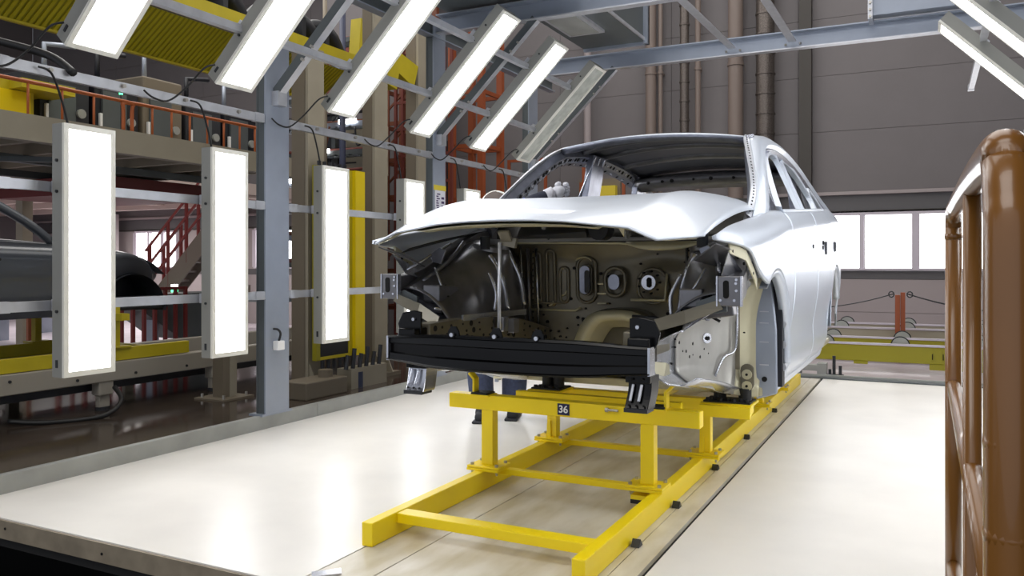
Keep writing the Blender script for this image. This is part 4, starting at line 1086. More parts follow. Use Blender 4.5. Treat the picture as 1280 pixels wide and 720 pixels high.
for z, rx, ry in [(-.02, .073, .092), (.03, .080, .098), (.07, .074, .092), (.10, .05, .066), (.126, .012, .014)]:
    for j in range(n_):
        a = 2*math.pi*j/n_; vs.append(hc+R@Vector((rx*math.cos(a), ry*math.sin(a)+.012, z)))
hv.add(vs, [(i*n_+j, i*n_+(j+1) % n_, (i+1)*n_+(j+1) % n_, (i+1)*n_+j) for i in range(4) for j in range(n_)])
hv.build('hair', 'hair', wk, smooth=True)
# gloved hand: palm and curled fingers round the pillar
pc = Vector((-2.375, 5.455, 1.672))
hand = thing('x', None, None)
bpy.data.objects.remove(hand)
ax = Vector((.62, .70, .20)).normalized(); side = Vector((0, -.35, .94)).normalized(); nm = ax.cross(side).normalized()
pv = [pc-ax*.05, pc, pc+ax*.045]
palm = skin('glove_palm', pv, [(0, 1), (1, 2)], [(.048, .042), (.066, .050), (.062, .044)], 'glove', wk, sub=2)
for i, (o_, L) in enumerate(((.036, .9), (.013, 1.), (-.010, .95), (-.032, .75))):
    b = pc+ax*.04+side*o_
    q = [b, b+ax*.030*L+nm*.008, b+ax*.050*L-nm*.012, b+ax*.046*L-nm*.036, b+ax*.024*L-nm*.046]
    skin('glove_finger', q, [(0, 1), (1, 2), (2, 3), (3, 4)], [.019, .019, .018, .017, .014], 'glove', wk, sub=1)
b = pc-ax*.012+side*.034
skin('glove_thumb', [b, b+ax*.02+side*.022-nm*.012, b+ax*.040+side*.018-nm*.030, b+ax*.052+side*.008-nm*.044], [(0, 1), (1, 2), (2, 3)], [.024, .020, .018, .015], 'glove', wk, sub=1)
MB().tube([(-2.45, 5.395, 1.64), (-2.41, 5.43, 1.66)], [.046, .050], 14).build('glove_cuff', 'glove', wk, smooth=True)

# ================================================================== NEAR HANDRAIL
hr = thing('handrail', 'close brown painted tubular handrail at the right edge', 'handrail', (.066, 1.6, 0))
RX = .064; ZT = 1.275; r = .0205
MB().tube(crv([(RX, .83, .2), (RX, .83, .75), (RX, .83, 1.13), (RX, .842, 1.205), (RX, .87, 1.240), (RX, .93, 1.258), (RX, 1.5, 1.278), (RX, 2.40, 1.292)], 6), r, 24).build('top_rail', 'brown_rail', hr, smooth=True)
MB().tube([(RX, 2.55, .0), (RX, 2.55, 1.27), ], r, 20).build('far_post', 'brown_rail', hr, smooth=True)
MB().tube(crv([(RX, 2.40, 1.292), (RX, 2.50, 1.29), (RX, 2.54, 1.275), (RX, 2.55, 1.25)], 5), r, 20).build('elbow', 'brown_rail', hr, smooth=True)
MB().tube([(RX, 1.50, -.4), (RX, 1.50, 1.275)], .0135, 18).build('baluster', 'brown_rail', hr, smooth=True)
MB().tube([(RX, 1.13, -.6), (RX, 1.13, .82)], .012, 18).build('baluster', 'brown_rail', hr, smooth=True)
MB().tube([(RX, .84, .82), (RX, 2.54, .82)], .0165, 18).build('middle_rail', 'brown_rail', hr, smooth=True)
MB().tube([(RX, .84, .33), (RX, 2.54, .33)], .0165, 18).build('lower_rail', 'brown_rail', hr, smooth=True)
MB().tube([(RX, .83, -1.6), (RX, .83, .22)], r, 20).build('near_post', 'brown_rail', hr, smooth=True)
for z in (.915, .995): MB().tube([(RX, .83, z-.010), (RX, .83, z), (RX, .83, z+.010)], [r*.99, r*1.035, r*.99], 20).build('weld_ring', 'brown_rail', hr, smooth=True)
for z in (1.225,): MB().tube([(RX, 2.55, z-.01), (RX, 2.55, z), (RX, 2.55, z+.01)], [r*1.0, r*1.1, r*1.0], 16).build('weld_ring', 'brown_rail', hr, smooth=True)

# ================================================================== BACK: transverse conveyor, posts, chains
def conv(y, x0, x1, z0, z1, m, lab, rollers, depth=.85):
    t = thing('conveyor', lab, 'conveyor', (x0, y, z0))
    for k, yy in enumerate((y, y+depth)):
        B(x0, x1, yy, yy+.07, z0, z1).build('side_beam', m, t, bevel=.006)
        B(x0, x1, yy-.012, yy+.03, z1, z1+.022).build('top_flange', 'window_frame', t)
        for X in rollers:
            ro = MB().tube([(X, yy+.08, z1+.0), (X, yy+.14, z1+.0)], .085, 22).build('roller', 'kerb_steel', t, smooth=True, auto=.6)
            MB().tube([(X, yy+.075, z1+.0), (X, yy+.145, z1+.0)], .088, 22).build('roller_tyre', 'machine_black', ro) if False else None
            pts = [(X+.088*math.cos(a), yy+.11, z1+.088*math.sin(a)) for a in lr(0, math.pi, 14)]
            MB().tube(pts, .010, 6).build('roller_guard', 'machine_black', t, smooth=True)
    return t
cv = conv(9.75, -2.6, 2.6, .09, .27, 'olive_yellow', 'olive yellow roller conveyor crossing behind the platform', (-1.02, -.26, .5, 1.3))
B(.02, .55, 9.74, 9.82, .03, .09).build('support_plate', 'olive_yellow', cv); B(-.72, -.58, 9.74, 9.82, .06, .09).build('support_plate', 'olive_yellow', cv)
mm = MB()
for X in (.05, .15): mm.box(X-.004, X+.004, 9.735, 9.75, .14, .20)
mm.each('slot', 'hole_shade', cv)
for X in (-2.4, 2.4): B(X-.05, X+.05, 9.76, 10.6, -.02, .09).build('leg', 'olive_yellow', cv)
cg = conv(11.2, -3.4, 2.8, .13, .34, 'beige_steel', 'beige roller conveyor behind the olive yellow one', (-.98, -.22, .6))
for X in (-3.2, 2.6): B(X-.05, X+.05, 11.2, 12.1, -.02, .13).build('leg', 'beige_steel', cg)
cp = thing('chain_post', 'orange barrier post in two joined bars behind the yellow conveyor', 'post', (-.285, 10.9, 0))
B(-.345, -.29, 10.88, 10.95, -.02, .78).build('bar', 'orange_bright', cp); B(-.286, -.235, 10.90, 10.97, -.02, .81).build('bar', 'orange_bright', cp)
mm = MB(); mm.box(-.40, -.17, 10.84, 11.0, -.02, -.008); mm.each('base_plate', 'orange_paint', cp)
for s, l in ((1, 'right'), (-1, 'left')):
    for k in range(2 if s == 1 else 1):
        a = Vector((-.285+s*.08, 10.92, .79)); b = Vector((-.285+s*2.2, 10.92+k*.5, .72)); sag = .28
        pts = []
        for t_ in lr(0, 1, 16): p = a.lerp(b, t_); p.z -= sag*4*t_*(1-t_)*.6; pts.append(p)
        tag(MB().tube(pts, .007, 5).build('chain', 'tag_dark', smooth=True), 'thin sagging barrier chain to the %s of the orange post%s' % (l, ', lower one' if k else ''), 'chain')
    tag(MB().tube([(-.285+s*.10+.03*math.cos(a), 10.91, .785+.035*math.sin(a)) for a in lr(0, 6.28, 10)], .008, 5).build('shackle', 'tag_dark', smooth=True), 'dark shackle holding the chain on the %s of the orange post' % l, 'shackle')
t = thing('rail_stop', 'grey steel rail stop with bolts behind the platform end', 'stop', (-1.1, 9.15, 0))
B(-2.2, -1.0, 9.05, 9.17, .04, .10).build('bar', 'kerb_steel', t); B(-1.02, -.93, 9.04, 9.2, -.02, .12).build('block', 'kerb_steel', t)
mm = MB()
for X, h_ in ((-.86, .20), (-.80, .10), (-.90, .06)): mm.tube([(X, 9.1, -.02), (X, 9.1, h_)], .016, 8); mm.tube([(X, 9.1, -.02), (X, 9.1, .01)], .035, 8)
mm.each('anchor_bolt', 'tag_dark', t)
B(-1.9, -1.2, 9.05, 9.3, -.1, .03).build('foot', 'grey_steel_dark', t)

# ================================================================== LEFT: second line
lc = thing('floor_conveyor', 'beige box beam conveyor carrying the dark grey car body at left', 'conveyor', (-6.3, 5, -.1))
for X in (-6.25, -7.5):
    B(X-.12, X, 1.2, 8.6, .145, .305).build('side_beam', 'conveyor_beige', lc, bevel=.008)
    for y in (1.9, 3.35, 4.72, 5.95, 7.3):
        B(X-.11, X-.01, y-.07, y+.07, .03, .20).build('foot', 'conveyor_beige', lc, bevel=.01)
        B(X-.085, X-.035, y-.05, y+.05, -.08, .05).build('foot_post', 'conveyor_beige', lc)
        MB().tube([(X-.06, y, -.1), (X-.06, y, -.07)], .06, 10).build('foot_pad', 'tag_dark', lc)
B(-7.4, -6.4, 2.5, 7.9, .06, .12).build('drive_tray', 'machine_dark', lc)
mm = MB()
for y in lr(2.2, 7.8, 11): mm.disc((-6.245, y, .19+.06*(hash(round(y*10)) % 2)), (1, 0, 0), .012, .006)
mm.each('bolt', 'tag_dark', lc)
tag(MB().tube(crv([(-6.2, 3.5, .02), (-6.05, 3.6, -.05), (-6.0, 3.45, -.085), (-6.1, 3.2, -.085)], 6), .022, 8).build('hose', 'cable', smooth=True), 'short black hose on brown floor at the left edge', 'hose')
tag(MB().tube(crv([(-6.2, 4.75, .10), (-6.05, 4.7, .0), (-5.95, 4.45, -.08), (-6.1, 4.1, -.085), (-6.3, 3.9, -.06)], 6), .020, 8).build('hose', 'cable', smooth=True), 'longer black hose looping out from under the left conveyor', 'hose')
ls = thing('skid', 'dull yellow skid frame under the dark grey car body on left', 'skid', (-6.9, 5, .305))
for X in (-6.28, -7.36):
    B(X-.06, X, 1.8, 5.62, .31, .42).build('side_rail', 'yellow_dull', ls, bevel=.004)
    for y in (2.9, 4.86):
        B(X-.09, X-.03, y-.03, y+.03, .42, .80).build('post', 'yellow_dull', ls); B(X-.12, X+.02, y-.09, y+.11, .42, .435).build('foot_plate', 'yellow_dull', ls)
for y in (2.9, 4.86): B(-7.5, -6.2, y-.04, y+.04, .66, .72).build('cross_beam', 'yellow_dull', ls)
for y in (2.2, 5.3): B(-7.3, -6.3, y-.03, y+.03, .33, .40).build('cross_beam', 'yellow_dull', ls)
# dark car
dc = thing('car_body', 'dark grey car body shell on the second line, seen from its side behind the lamps', 'car body', (-7.2, 3.6, .75))
DX = -6.30
def dz_top(y): return tab(y, [(1.0, 1.42), (3.0, 1.345), (4.0, 1.325), (4.75, 1.29), (5.15, 1.235), (5.42, 1.13), (5.5, 1.06)])
def dz_low(y):
    a = arch(y, 5.06, .34, .72)
    return a if a else tab(y, [(1, .74), (4.5, .74), (5.40, .92), (5.5, .98)])
rows = []
for y in sorted(lr(1.0, 5.5, 110)+[4.719, 4.7205, 5.3995, 5.401]):
    a, b = dz_low(y), dz_top(y); r_ = []
    for k in lr(0, 1, 14):
        z = a+(b-a)*k; ins = .03*(1-k)**2*2+.13*max(0, k-.75)**2/.0625+tab(y, [(1, 0), (4.6, 0), (5.2, .08), (5.5, .28)])
        ins += -.02*math.exp(-((z-1.24)/.03)**2)
        r_.append((DX-ins, y, z))
    rows.append(r_)
MB().grid(rows).build('body_side', 'far_car', dc, smooth=True, solid=.02)
MB().grid([[(DX-.18, y, dz_top(y)), (DX-.95, y, dz_top(y)+.06), (DX-1.75, y, dz_top(y))] for y in lr(4.0, 5.5, 14)]).build('hood', 'far_car', dc, smooth=True, solid=.01)
rows = []
for a in lr(.0, math.pi, 18):
    y = 5.06+.34*math.cos(a); z = .72+.34*math.sin(a); rows.append([(DX-.03, y, z), (DX-.4, y, z)])
MB().grid(rows).build('wheel_arch', 'machine_dark', dc, smooth=True)
pts = [(4.95+.355*math.cos(a), .72+.355*math.sin(a)) for a in lr(.1, 3.04, 14)]
MB().box(DX-.45, DX-.40, 4.5, 5.45, .72, 1.2).build('inner_arch', 'machine_black', dc)
B(DX-.9, DX-.06, 4.55, 5.45, .74, .86).build('front_rail', 'machine_dark', dc, bevel=.02)
MB().sweep(crv([(DX-.42, 2.4, 2.03), (DX-.38, 3.3, 1.94), (DX-.30, 3.75, 1.74), (DX-.20, 4.15, 1.50), (DX-.16, 4.35, 1.34)], 6), lambda i: [c+Vector(d) for c in (crv([(DX-.42, 2.4, 2.03), (DX-.38, 3.3, 1.94), (DX-.30, 3.75, 1.74), (DX-.20, 4.15, 1.50), (DX-.16, 4.35, 1.34)], 6)[i],) for d in ((-.04, 0, -.03), (.03, 0, -.04), (.03, 0, .03), (-.04, 0, .04))]).build('windscreen_pillar', 'far_car', dc, smooth=True)
MB().box(DX-1.5, DX-.38, 1.0, 3.1, 1.97, 2.03).build('roof', 'far_car', dc, bevel=.02)
MB().box(DX-.08, DX-.02, 1.0, 4.4, .72, .78).build('sill', 'machine_dark', dc)
B(DX-.02, DX+.004, 3.66, 3.78, 1.165, 1.225).build('handle_recess_shade', 'machine_dark', dc, bevel=.01)  # dark block put in for the shaded handle hollow
B(DX-.0, DX+.016, 3.675, 3.75, 1.17, 1.22).build('handle_cup', 'far_car', dc, bevel=.012)
mm = MB(); mm.disc((DX+.005, 3.62, 1.19), (1, 0, 0), .012, .008); mm.disc((DX+.005, 3.83, 1.185), (1, 0, 0), .012, .008); mm.each('handle_hole', 'hole_shade', dc)
MB().box(DX-1.6, DX-.1, 1.2, 5.3, .735, .76).build('floor_pan', 'machine_dark', dc)
# dark footed post
t = thing('stub_post', 'dark grey post on a bolted foot plate in front of left conveyor', 'post', (-5.85, 5.65, -.1))
B(-5.93, -5.80, 5.58, 5.66, -.1, 1.9).build('post', 'beige_dark', t); B(-5.93, -5.79, 5.66, 5.74, -.1, 1.9).build('post_flange', 'beige_steel', t)
B(-6.05, -5.68, 5.47, 5.85, -.1, -.085).build('foot_plate', 'beige_dark', t)
mm = MB()
for X in (-6.0, -5.73):
    for y in (5.52, 5.8): mm.tube([(X, y, -.085), (X, y, -.05)], .014, 6)
mm.each('bolt', 'bolt', t)
# mezzanine
mz = thing('mezzanine', 'beige steel mezzanine deck above the second line', 'platform', (-8, 5, 2.2))
B(-7.12, -7.0, .8, 8.0, 2.23, 2.46).build('edge_beam', 'beige_steel', mz)
B(-12.4, -7.12, .8, 8.0, 2.40, 2.45).build('deck_plate', 'beige_dark', mz)
for y in lr(1.2, 7.8, 12): B(-12.4, -7.12, y-.03, y+.03, 2.28, 2.40).build('joist', 'beige_steel', mz)
for X in (-8.4, -9.8, -11.2): B(X-.04, X+.04, .8, 8.0, 2.20, 2.28).build('joist', 'grey_steel_dark', mz)
MB().bar((-7.3, 2.5, 2.17), (-11.0, 6.0, 2.17), .05, .05).build('tie_bar', 'grey_steel_dark', mz); MB().bar((-7.2, 5.5, 2.17), (-11.0, 2.6, 2.17), .05, .05).build('tie_bar', 'grey_steel_dark', mz)
B(-10.6, -8.6, 6.4, 8.0, 1.98, 2.19).build('maroon_beam', 'maroon', mz)
for X, y in ((-7.2, 1.4), (-12.2, 1.4), (-12.2, 7.8)): B(X-.08, X+.08, y-.08, y+.08, -.1, 2.2).build('column', 'beige_steel', mz)
def rail_panel(y0, y1, x, z0, z1, lab, n):
    t = thing('guard_rail', lab, 'railing', (x, y0, z0))
    q = crv([(x, y0, z0), (x, y0, z1-.08), (x, y0+.02, z1-.02), (x, y0+.08, z1), (x, y1-.08, z1), (x, y1-.02, z1-.02), (x, y1, z1-.08), (x, y1, z0)], 4)
    MB().tube(q, .018, 8).build('frame', 'rail_orange', t, smooth=True)
    for y in lr(y0, y1, n+2)[1:-1]: MB().tube([(x, y, z0), (x, y, z1)], .012, 6).build('baluster', 'rail_orange', t, smooth=True)
    return t
rail_panel(2.3, 5.50, -7.05, 2.46, 2.75, 'orange guard rail on mezzanine edge, left section with nine balusters', 9)
rail_panel(5.60, 7.75, -7.05, 2.46, 2.75, 'orange guard rail on mezzanine edge, section ending by the wide post', 8)
rail_panel(1.0, 2.25, -7.05, 2.46, 2.75, 'orange guard rail on mezzanine edge outside the left frame', 4)
t = thing('cabinet', 'bright yellow machine cabinet behind the mezzanine rail at far left', 'cabinet', (-8, 4.9, 2.46))
B(-8.5, -7.9, 4.75, 5.15, 2.46, 2.95).build('body', 'yellow_dull', t, bevel=.01); B(-7.9, -7.88, 4.80, 5.10, 2.5, 2.83).build('door', 'yellow', t); B(-8.4, -7.7, 4.9, 5.45, 2.84, 2.93).build('arm', 'yellow_dull', t)
# machines on the mezzanine
random.seed(11)
ml = ['dark machine block with pipes on the mezzanine, %s' % s for s in ('nearest the yellow cabinet', 'second along the rail', 'third along the rail', 'beside the wide post', 'behind the wide post')]
for i, l in enumerate(ml):
    y = 5.62+i*.62; t = thing('machine', l, 'machine', (-8.2, y, 2.46))
    hh = .55+.35*random.random()
    B(-8.9, -8.1, y-.28, y+.28, 2.46, 2.46+hh).build('body', ('machine_dark', 'machine_black', 'beige_dark')[i % 3], t, bevel=.02)
    B(-8.1, -8.07, y-.2, y+.1, 2.55, 2.46+hh*.8).build('door', 'grey_steel_dark', t)
    MB().tube([(-8.3, y-.1, 2.46+hh), (-8.3, y-.1, 2.46+hh+.3), (-8.3, y+.25, 2.46+hh+.35)], .03, 8).build('pipe', ('grey_steel', 'machine_black')[i % 2], t, smooth=True)
    MB().tube([(-8.07, y+.15, 2.75), (-8.04, y+.15, 2.75)], .05, 14).build('gauge', 'kerb_steel', t)
    B(-8.09, -8.06, y-.24, y-.21, 2.5, 2.8).build('conduit', 'white_paint', t)
t = thing('signal_lamp', 'small green signal lamp among dark machines at upper left', 'lamp', (-7.6, 5.9, 2.46))
MB().tube([(-7.6, 5.90, 2.46), (-7.6, 5.90, 2.94)], .006, 8).build('pole', 'machine_dark', t); MB().tube([(-7.6, 5.9, 2.94), (-7.6, 5.90, 3.0)], .018, 10).build('lens', 'green_light', t)
# overhead yellow mesh conveyor
oc = thing('overhead_conveyor', 'yellow overhead conveyor with ribbed guard mesh and black hangers', 'conveyor', (-6.5, 6, 3.3))
B(-6.07, -6.03, 1.5, 8.0, 3.42, 3.62).build('side_beam', 'yellow_dull', oc)
B(-6.03, -5.99, 1.5, 8.0, 3.42, 3.45).build('side_flange', 'yellow_dull', oc)
B(-6.9, -6.86, 1.5, 8.0, 3.42, 3.5).build('side_beam', 'yellow_dull', oc)
mm = MB()
y = 1.6
while y < 7.7:
    MB().bar((-6.06, y, 3.40), (-6.50, y, 3.10), .030, .008).build('mesh_slat', 'yellow_dull', oc); y += .052
MB().add([(-6.06, 1.6, 3.405), (-6.06, 7.75, 3.405), (-6.51, 7.75, 3.105), (-6.51, 1.6, 3.105)], [(0, 1, 2, 3)]).build('guard_sheet', 'olive_yellow', oc, solid=.004)
B(-6.53, -6.49, 1.6, 7.75, 3.08, 3.10).build('guard_edge', 'yellow_dull', oc)
for i, y in enumerate((5.3, 6.0, 6.75, 7.15, 7.55)):
    MB().tube(crv([(-6.5, y-.15, 3.75), (-6.4, y, 3.92), (-6.3, y+.15, 3.85), (-6.3, y+.3, 3.68)], 5), .09, 8).build('hanger', 'machine_black', oc, smooth=True)
    B(-6.6, -6.2, y-.03, y+.03, 3.62, 3.9).build('hanger_plate', 'machine_dark', oc)
MB().prism([(8.0, 3.62), (8.12, 3.62), (8.2, 3.9), (8.35, 3.9), (8.4, 4.1), (8.05, 4.12)], 'x', -6.25, -6.1).build('end_bracket', 'yellow_dull', oc)
MB().prism([(8.5, 3.45), (8.8, 3.40), (8.85, 3.62), (9.2, 3.5), (9.3, 3.8), (8.6, 3.95)], 'x', -6.25, -6.1).build('end_bracket', 'yellow_dull', oc)
# big beige columns
def column(x0, x1, y0, y1, z1, lab, zb=-.1):
    t = thing('column', lab, 'column', (x0, y0, zb))
    B(x0, x1-.035, y0, y0+.03, zb, z1).build('flange', 'beige_dark', t)  # darker copy of the column beige paints the shaded faces
    B(x1-.04, x1, y0-.0, y1, zb, z1).build('flange', 'beige_steel', t)
    B(x0, x1-.04, y0+.03, y1, zb, z1).build('web', 'beige_dark', t)
    B(x0-.12, x1+.10, y0-.12, y1+.12, zb, zb+.04).build('foot_plate', 'beige_dark', t)
    for yy in (y0+.02, y1-.04): MB().prism([(x1, zb+.04), (x1+.10, zb+.04), (x1, zb+.26)], 'y', yy, yy+.015).build('gusset', 'beige_steel', t)
    return t
column(-5.66, -5.45, 6.34, 6.58, 3.30, 'beige steel column left of the yellow lift frame')
column(-5.62, -5.45, 7.44, 7.68, 5.5, 'tall beige steel column right of the yellow lift frame')
column(-9.4, -9.2, 5.2, 5.45, 5, 'beige column in the upper left behind the first slanted lamp', 2.46)
column(-6.3, -6.1, 9.3, 9.55, 5.5, 'grey column behind the taped post')
t = thing('gearbox', 'low beige gearbox housing at foot of the beige columns', 'machine', (-5.3, 6.4, -.1))
B(-5.36, -5.05, 5.85, 6.45, -.1, .06).build('box', 'beige_dark', t, bevel=.01); B(-5.3, -5.12, 6.6, 7.2, -.1, .10).build('tray', 'beige_steel', t)
MB().tube([(-5.2, 6.30, .06), (-5.2, 6.30, .13)], .07, 12).build('motor', 'beige_dark', t); MB().tube([(-5.15, 6.75, -.1), (-5.15, 6.75, .06)], .05, 10).build('motor', 'blue_pipe', t)
mm = MB()
for i in range(6): mm.tube([(-5.15, 6.55+i*.11, .10), (-5.15, 6.58+i*.11, .24+.06*(i % 2))], .022, 6)
mm.each('fittings', 'machine_dark', t)
# yellow lift frame
yf = thing('lift_frame', 'yellow framed vertical lift guard with black panel behind third upright lamp', 'frame', (-5.35, 7, .2))
B(-5.38, -5.33, 6.32, 6.38, .20, 2.12).build('upright', 'olive_yellow', yf)
B(-5.38, -5.34, 6.84, 6.90, .20, 2.12).build('upright', 'yellow_dull', yf); B(-5.36, -5.30, 6.90, 7.06, .20, 2.12).build('upright', 'yellow', yf)
B(-5.38, -5.34, 6.38, 6.84, 2.04, 2.10).build('crosspiece', 'yellow_dull', yf); B(-5.38, -5.34, 6.38, 6.84, .20, .23).build('crosspiece', 'yellow_dull', yf)
B(-5.38, -5.35, 6.38, 6.84, .23, 1.3).build('panel', 'machine_black', yf); B(-5.38, -5.35, 6.38, 6.84, 1.3, 2.04).build('panel', 'column_dark', yf)
mm = MB()
for i in range(6): mm.tube([(-5.36, 6.40+i*.08, 2.10), (-5.36, 6.40+i*.08, 2.17)], .02, 8)
mm.each('fittings', 'machine_dark', yf)
mm = MB()
for i in range(5): mm.tube([(-5.36, 6.45+i*.09, .10), (-5.36, 6.45+i*.09, .20)], .02, 8)
mm.each('fittings', 'machine_dark', yf)
# stairs
st = thing('stairs', 'brown steel stair with maroon handrails rising behind the dark car body', 'stairs', (-11.5, 9, 0))
SA = Vector((-10.9, 8.9, .35)); SB = Vector((-9.9, 9.6, 2.0))
for off in (0, .8):
    o_ = Vector((-.55*off, .8*off, 0))
    MB().bar(SA+o_, SB+o_, .05, .24).build('stringer', 'wall_brown', st)
    for hgt in (.45, .72, 1.0): MB().bar(SA+o_+Vector((0, 0, hgt)), SB+o_+Vector((0, 0, hgt)), .035, .035).build('handrail', 'maroon', st)
    for q in lr(0.05, .95, 5): p = (SA+o_).lerp(SB+o_, q); MB().bar(p, p+Vector((0, 0, 1.0)), .04, .04).build('baluster', 'maroon', st)
for q in lr(.05, .95, 11):
    p = SA.lerp(SB, q); MB().bar(p, p+Vector((-.44, .64, 0)), .18, .03).build('tread', 'wall_brown', st)
MB().bar(SB+Vector((0, 0, -.1)), SB+Vector((0, 0, -2.3)), .1, .1).build('leg', 'wall_brown', st)
sl_ = thing('signal_lamp', 'green and white stack light beside the stair foot', 'lamp', (-10.2, 8.85, 0))
MB().tube([(-10.2, 8.85, .0), (-10.2, 8.85, .72)], .02, 8).build('pole', 'grey_steel', sl_); MB().tube([(-10.2, 8.85, .72), (-10.2, 8.85, .80)], .05, 12).build('lens', 'green_light', sl_); MB().tube([(-10.2, 8.85, .80), (-10.2, 8.85, .84)], .05, 12).build('lens', 'white_light', sl_)
t = thing('hopper', 'grey sheet metal chute behind the yellow skid at left', 'chute', (-9, 8, 0))
MB().prism([(7.5, .75), (8.9, .75), (8.9, .45), (8.2, .1), (7.9, .15), (7.3, .55)], 'x', -9.6, -9.0).build('chute', 'grey_steel_dark', t); B(-9.2, -9.05, 8.25, 8.4, -.1, .55).build('leg', 'grey_steel', t); B(-9.2, -9.05, 7.5, 7.6, -.1, .5).build('leg', 'grey_steel', t)
# orange racks behind skid (low)
def rack(x, y0, y1, z0, z1, n, lab, m='orange_paint', rails=3, x2=None):
    x2 = x if x2 is None else x2
    t = thing('barrier', lab, 'barrier', (x, y0, z0))
    def L(k): return (x+(x2-x)*k, y0+(y1-y0)*k)
    for k in lr(0, 1, n): X, y = L(k); B(X-.02, X+.02, y-.02, y+.02, z0, z1).build('upright', m, t)
    for z in lr(z0+.1, z1-.02, rails): MB().bar((*L(0), z), (*L(1), z), .03, .04).build('crosspiece', m, t)
    return t
rack(-8.6, 3.6, 5.2, -.1, .75, 9, 'maroon barrier grid behind the yellow skid, left part', 'maroon', 5)
rack(-8.9, 6.1, 7.9, -.1, .85, 12, 'maroon and orange uprights behind the yellow skid, right part', 'maroon', 2)
rack(-9.3, 6.0, 7.4, -.1, .9, 5, 'orange barrier uprights behind the maroon ones', 'orange_paint', 2)
for i, (x, y) in enumerate(((-12.5, 8.2), (-13.4, 9.6), (-11.4, 11.6))):
    t = thing('work_bench', 'low grey bench with boxes in the far left background, %s' % ('nearest', 'middle', 'farthest')[i], 'bench', (x, y, -.1))
    B(x-1.1, x+.9, y-.2, y+.2, .45, .52).build('top', 'grey_steel_dark', t)
    for X in (x-1, x+.8): B(X-.04, X+.04, y-.15, y+.15, -.1, .45).build('leg', 'grey_steel', t)
    B(x-.6, x-.1, y-.15, y+.15, .52, .75).build('box', 'pipe_beige', t)
struct(B(-20, -10.9, 8.3, 13, 2.40, 2.6).build('ceiling', 'pale_ceiling')).name = 'ceiling'
cb = thing('ceiling_beams', 'pale beams under the far mezzanine ceiling at left', 'beam', (-14, 10, 2.2))
for y in (8.6, 9.6, 10.7, 11.9): B(-20, -10.9, y-.07, y+.07, 2.28, 2.40).build('beam', 'pale_ceiling', cb)
for X in (-17, -14, -11): B(X-.07, X+.07, 8.3, 13, 2.34, 2.40).build('beam', 'pale_ceiling', cb)
for X in (-16.6, -12.9): tag(B(X-.12, X+.12, 12.5, 12.74, -.1, 2.28).build('pillar', 'wall_low'), 'pale square pillar by the far window %s' % ('at the far left' if X < -14 else 'nearer the stair'), 'column')
tag(B(-13.2, -12.7, 8.7, 8.85, 2.37, 2.40).build('tube_light', 'white_light'), 'bright tube light under the far ceiling at left', 'lamp')

# ================================================================== MIDDLE BACK: orange lattice towers, trays, pipes
def tower(x, y, wx, wy, z1, lab, m='orange_paint', mesh=False, r_=.05, step=.9):
    t = thing('lattice_tower', lab, 'tower', (x, y, -.1))
    for dx in (0, wx):
        for dy in (0, wy): B(x+dx-r_, x+dx+r_, y+dy-r_, y+dy+r_, -.1, z1).build('upright', m, t)
    z = .5
    while z < z1:
        for dy in (0, wy): B(x, x+wx, y+dy-.02, y+dy+.02, z-.03, z+.03).build('crosspiece', m, t)
        for dx in (0, wx): B(x+dx-.02, x+dx+.02, y, y+wy, z-.03, z+.03).build('crosspiece', m, t)
        if mesh and z+step < z1: MB().bar((x, y-.01, z), (x+wx, y-.01, z+step), .02, .03).build('brace', m, t)
        z += step
    if mesh:
        for X in lr(x, x+wx, 6)[1:-1]: B(X-.012, X+.012, y-.03, y-.01, 1.2, z1-.4).build('bar', m, t)
    return t
tower(-7.45, 10.2, .62, .7, 5.6, 'orange lattice tower behind the taped post', 'orange_paint', True, .04, .55)
tower(-6.35, 10.6, .50, .6, 5.8, 'bright orange tower left of the unlit lamp panel', 'orange_bright', False, .045, .8)
tower(-8.75, 10.3, .7, .5, 4.6, 'maroon lattice tower between the beige columns', 'red_pipe', True, .035, .45)
rack(-6.95, 10.0, 10.0, -.1, 4.3, 9, 'rust orange pipe grid between taped post and unlit lamp', 'red_pipe', 12, -6.0)
rack(-5.75, 11.3, 11.3, -.12, 2.75, 4, 'orange barrier seen through the car windscreen opening', 'orange_bright', 3, -3.9)
t = thing('orange_cabinet', 'orange and yellow panels seen through the car side windows', 'cabinet', (-4.6, 12.2, 1.9))
B(-4.95, -4.72, 12.2, 12.3, 1.9, 2.45).build('panel', 'orange_bright', t); B(-4.62, -4.35, 12.2, 12.3, 1.9, 2.38).build('panel', 'tape_yellow', t); B(-5.0, -4.3, 12.3, 12.36, -.1, 2.5).build('frame', 'beige_dark', t)
random.seed(5)
pk = thing('pipe_rack', 'tall rack of cable trays and coloured pipes behind the yellow lift frame', 'rack', (-7.4, 9.1, -.1))
for X in (-8.1, -7.4, -6.7): B(X-.03, X+.03, 9.13, 9.19, -.12, 4.3).build('upright', 'grey_steel_dark', pk)
for i in range(9):
    z = 1.1+.38*i; y = 8.9
    B(-8.15, -6.6, y, y+.03, z, z+.07).build('tray', ('grey_steel_dark', 'grey_steel')[i % 2], pk); B(-8.15, -6.6, y+.2, y+.23, z, z+.07).build('tray', 'grey_steel_dark', pk)
    for X in lr(-8.1, -6.7, 7): B(X-.02, X+.02, y, y+.2, z, z+.015).build('rung', 'grey_steel', pk)
    MB().tube([(-8.2, y+.1, z+.10), (-6.6, y+.12, z+.08)], .03, 8).build('pipe', ('red_pipe', 'orange_paint', 'grey_steel', 'blue_pipe')[i % 4], pk, smooth=True)
    if i % 2: MB().tube([(-8.2, y-.03, z+.16), (-6.6, y-.03, z+.18)], .02, 8).build('pipe', ('red_pipe', 'machine_black')[i % 4 == 1], pk, smooth=True)
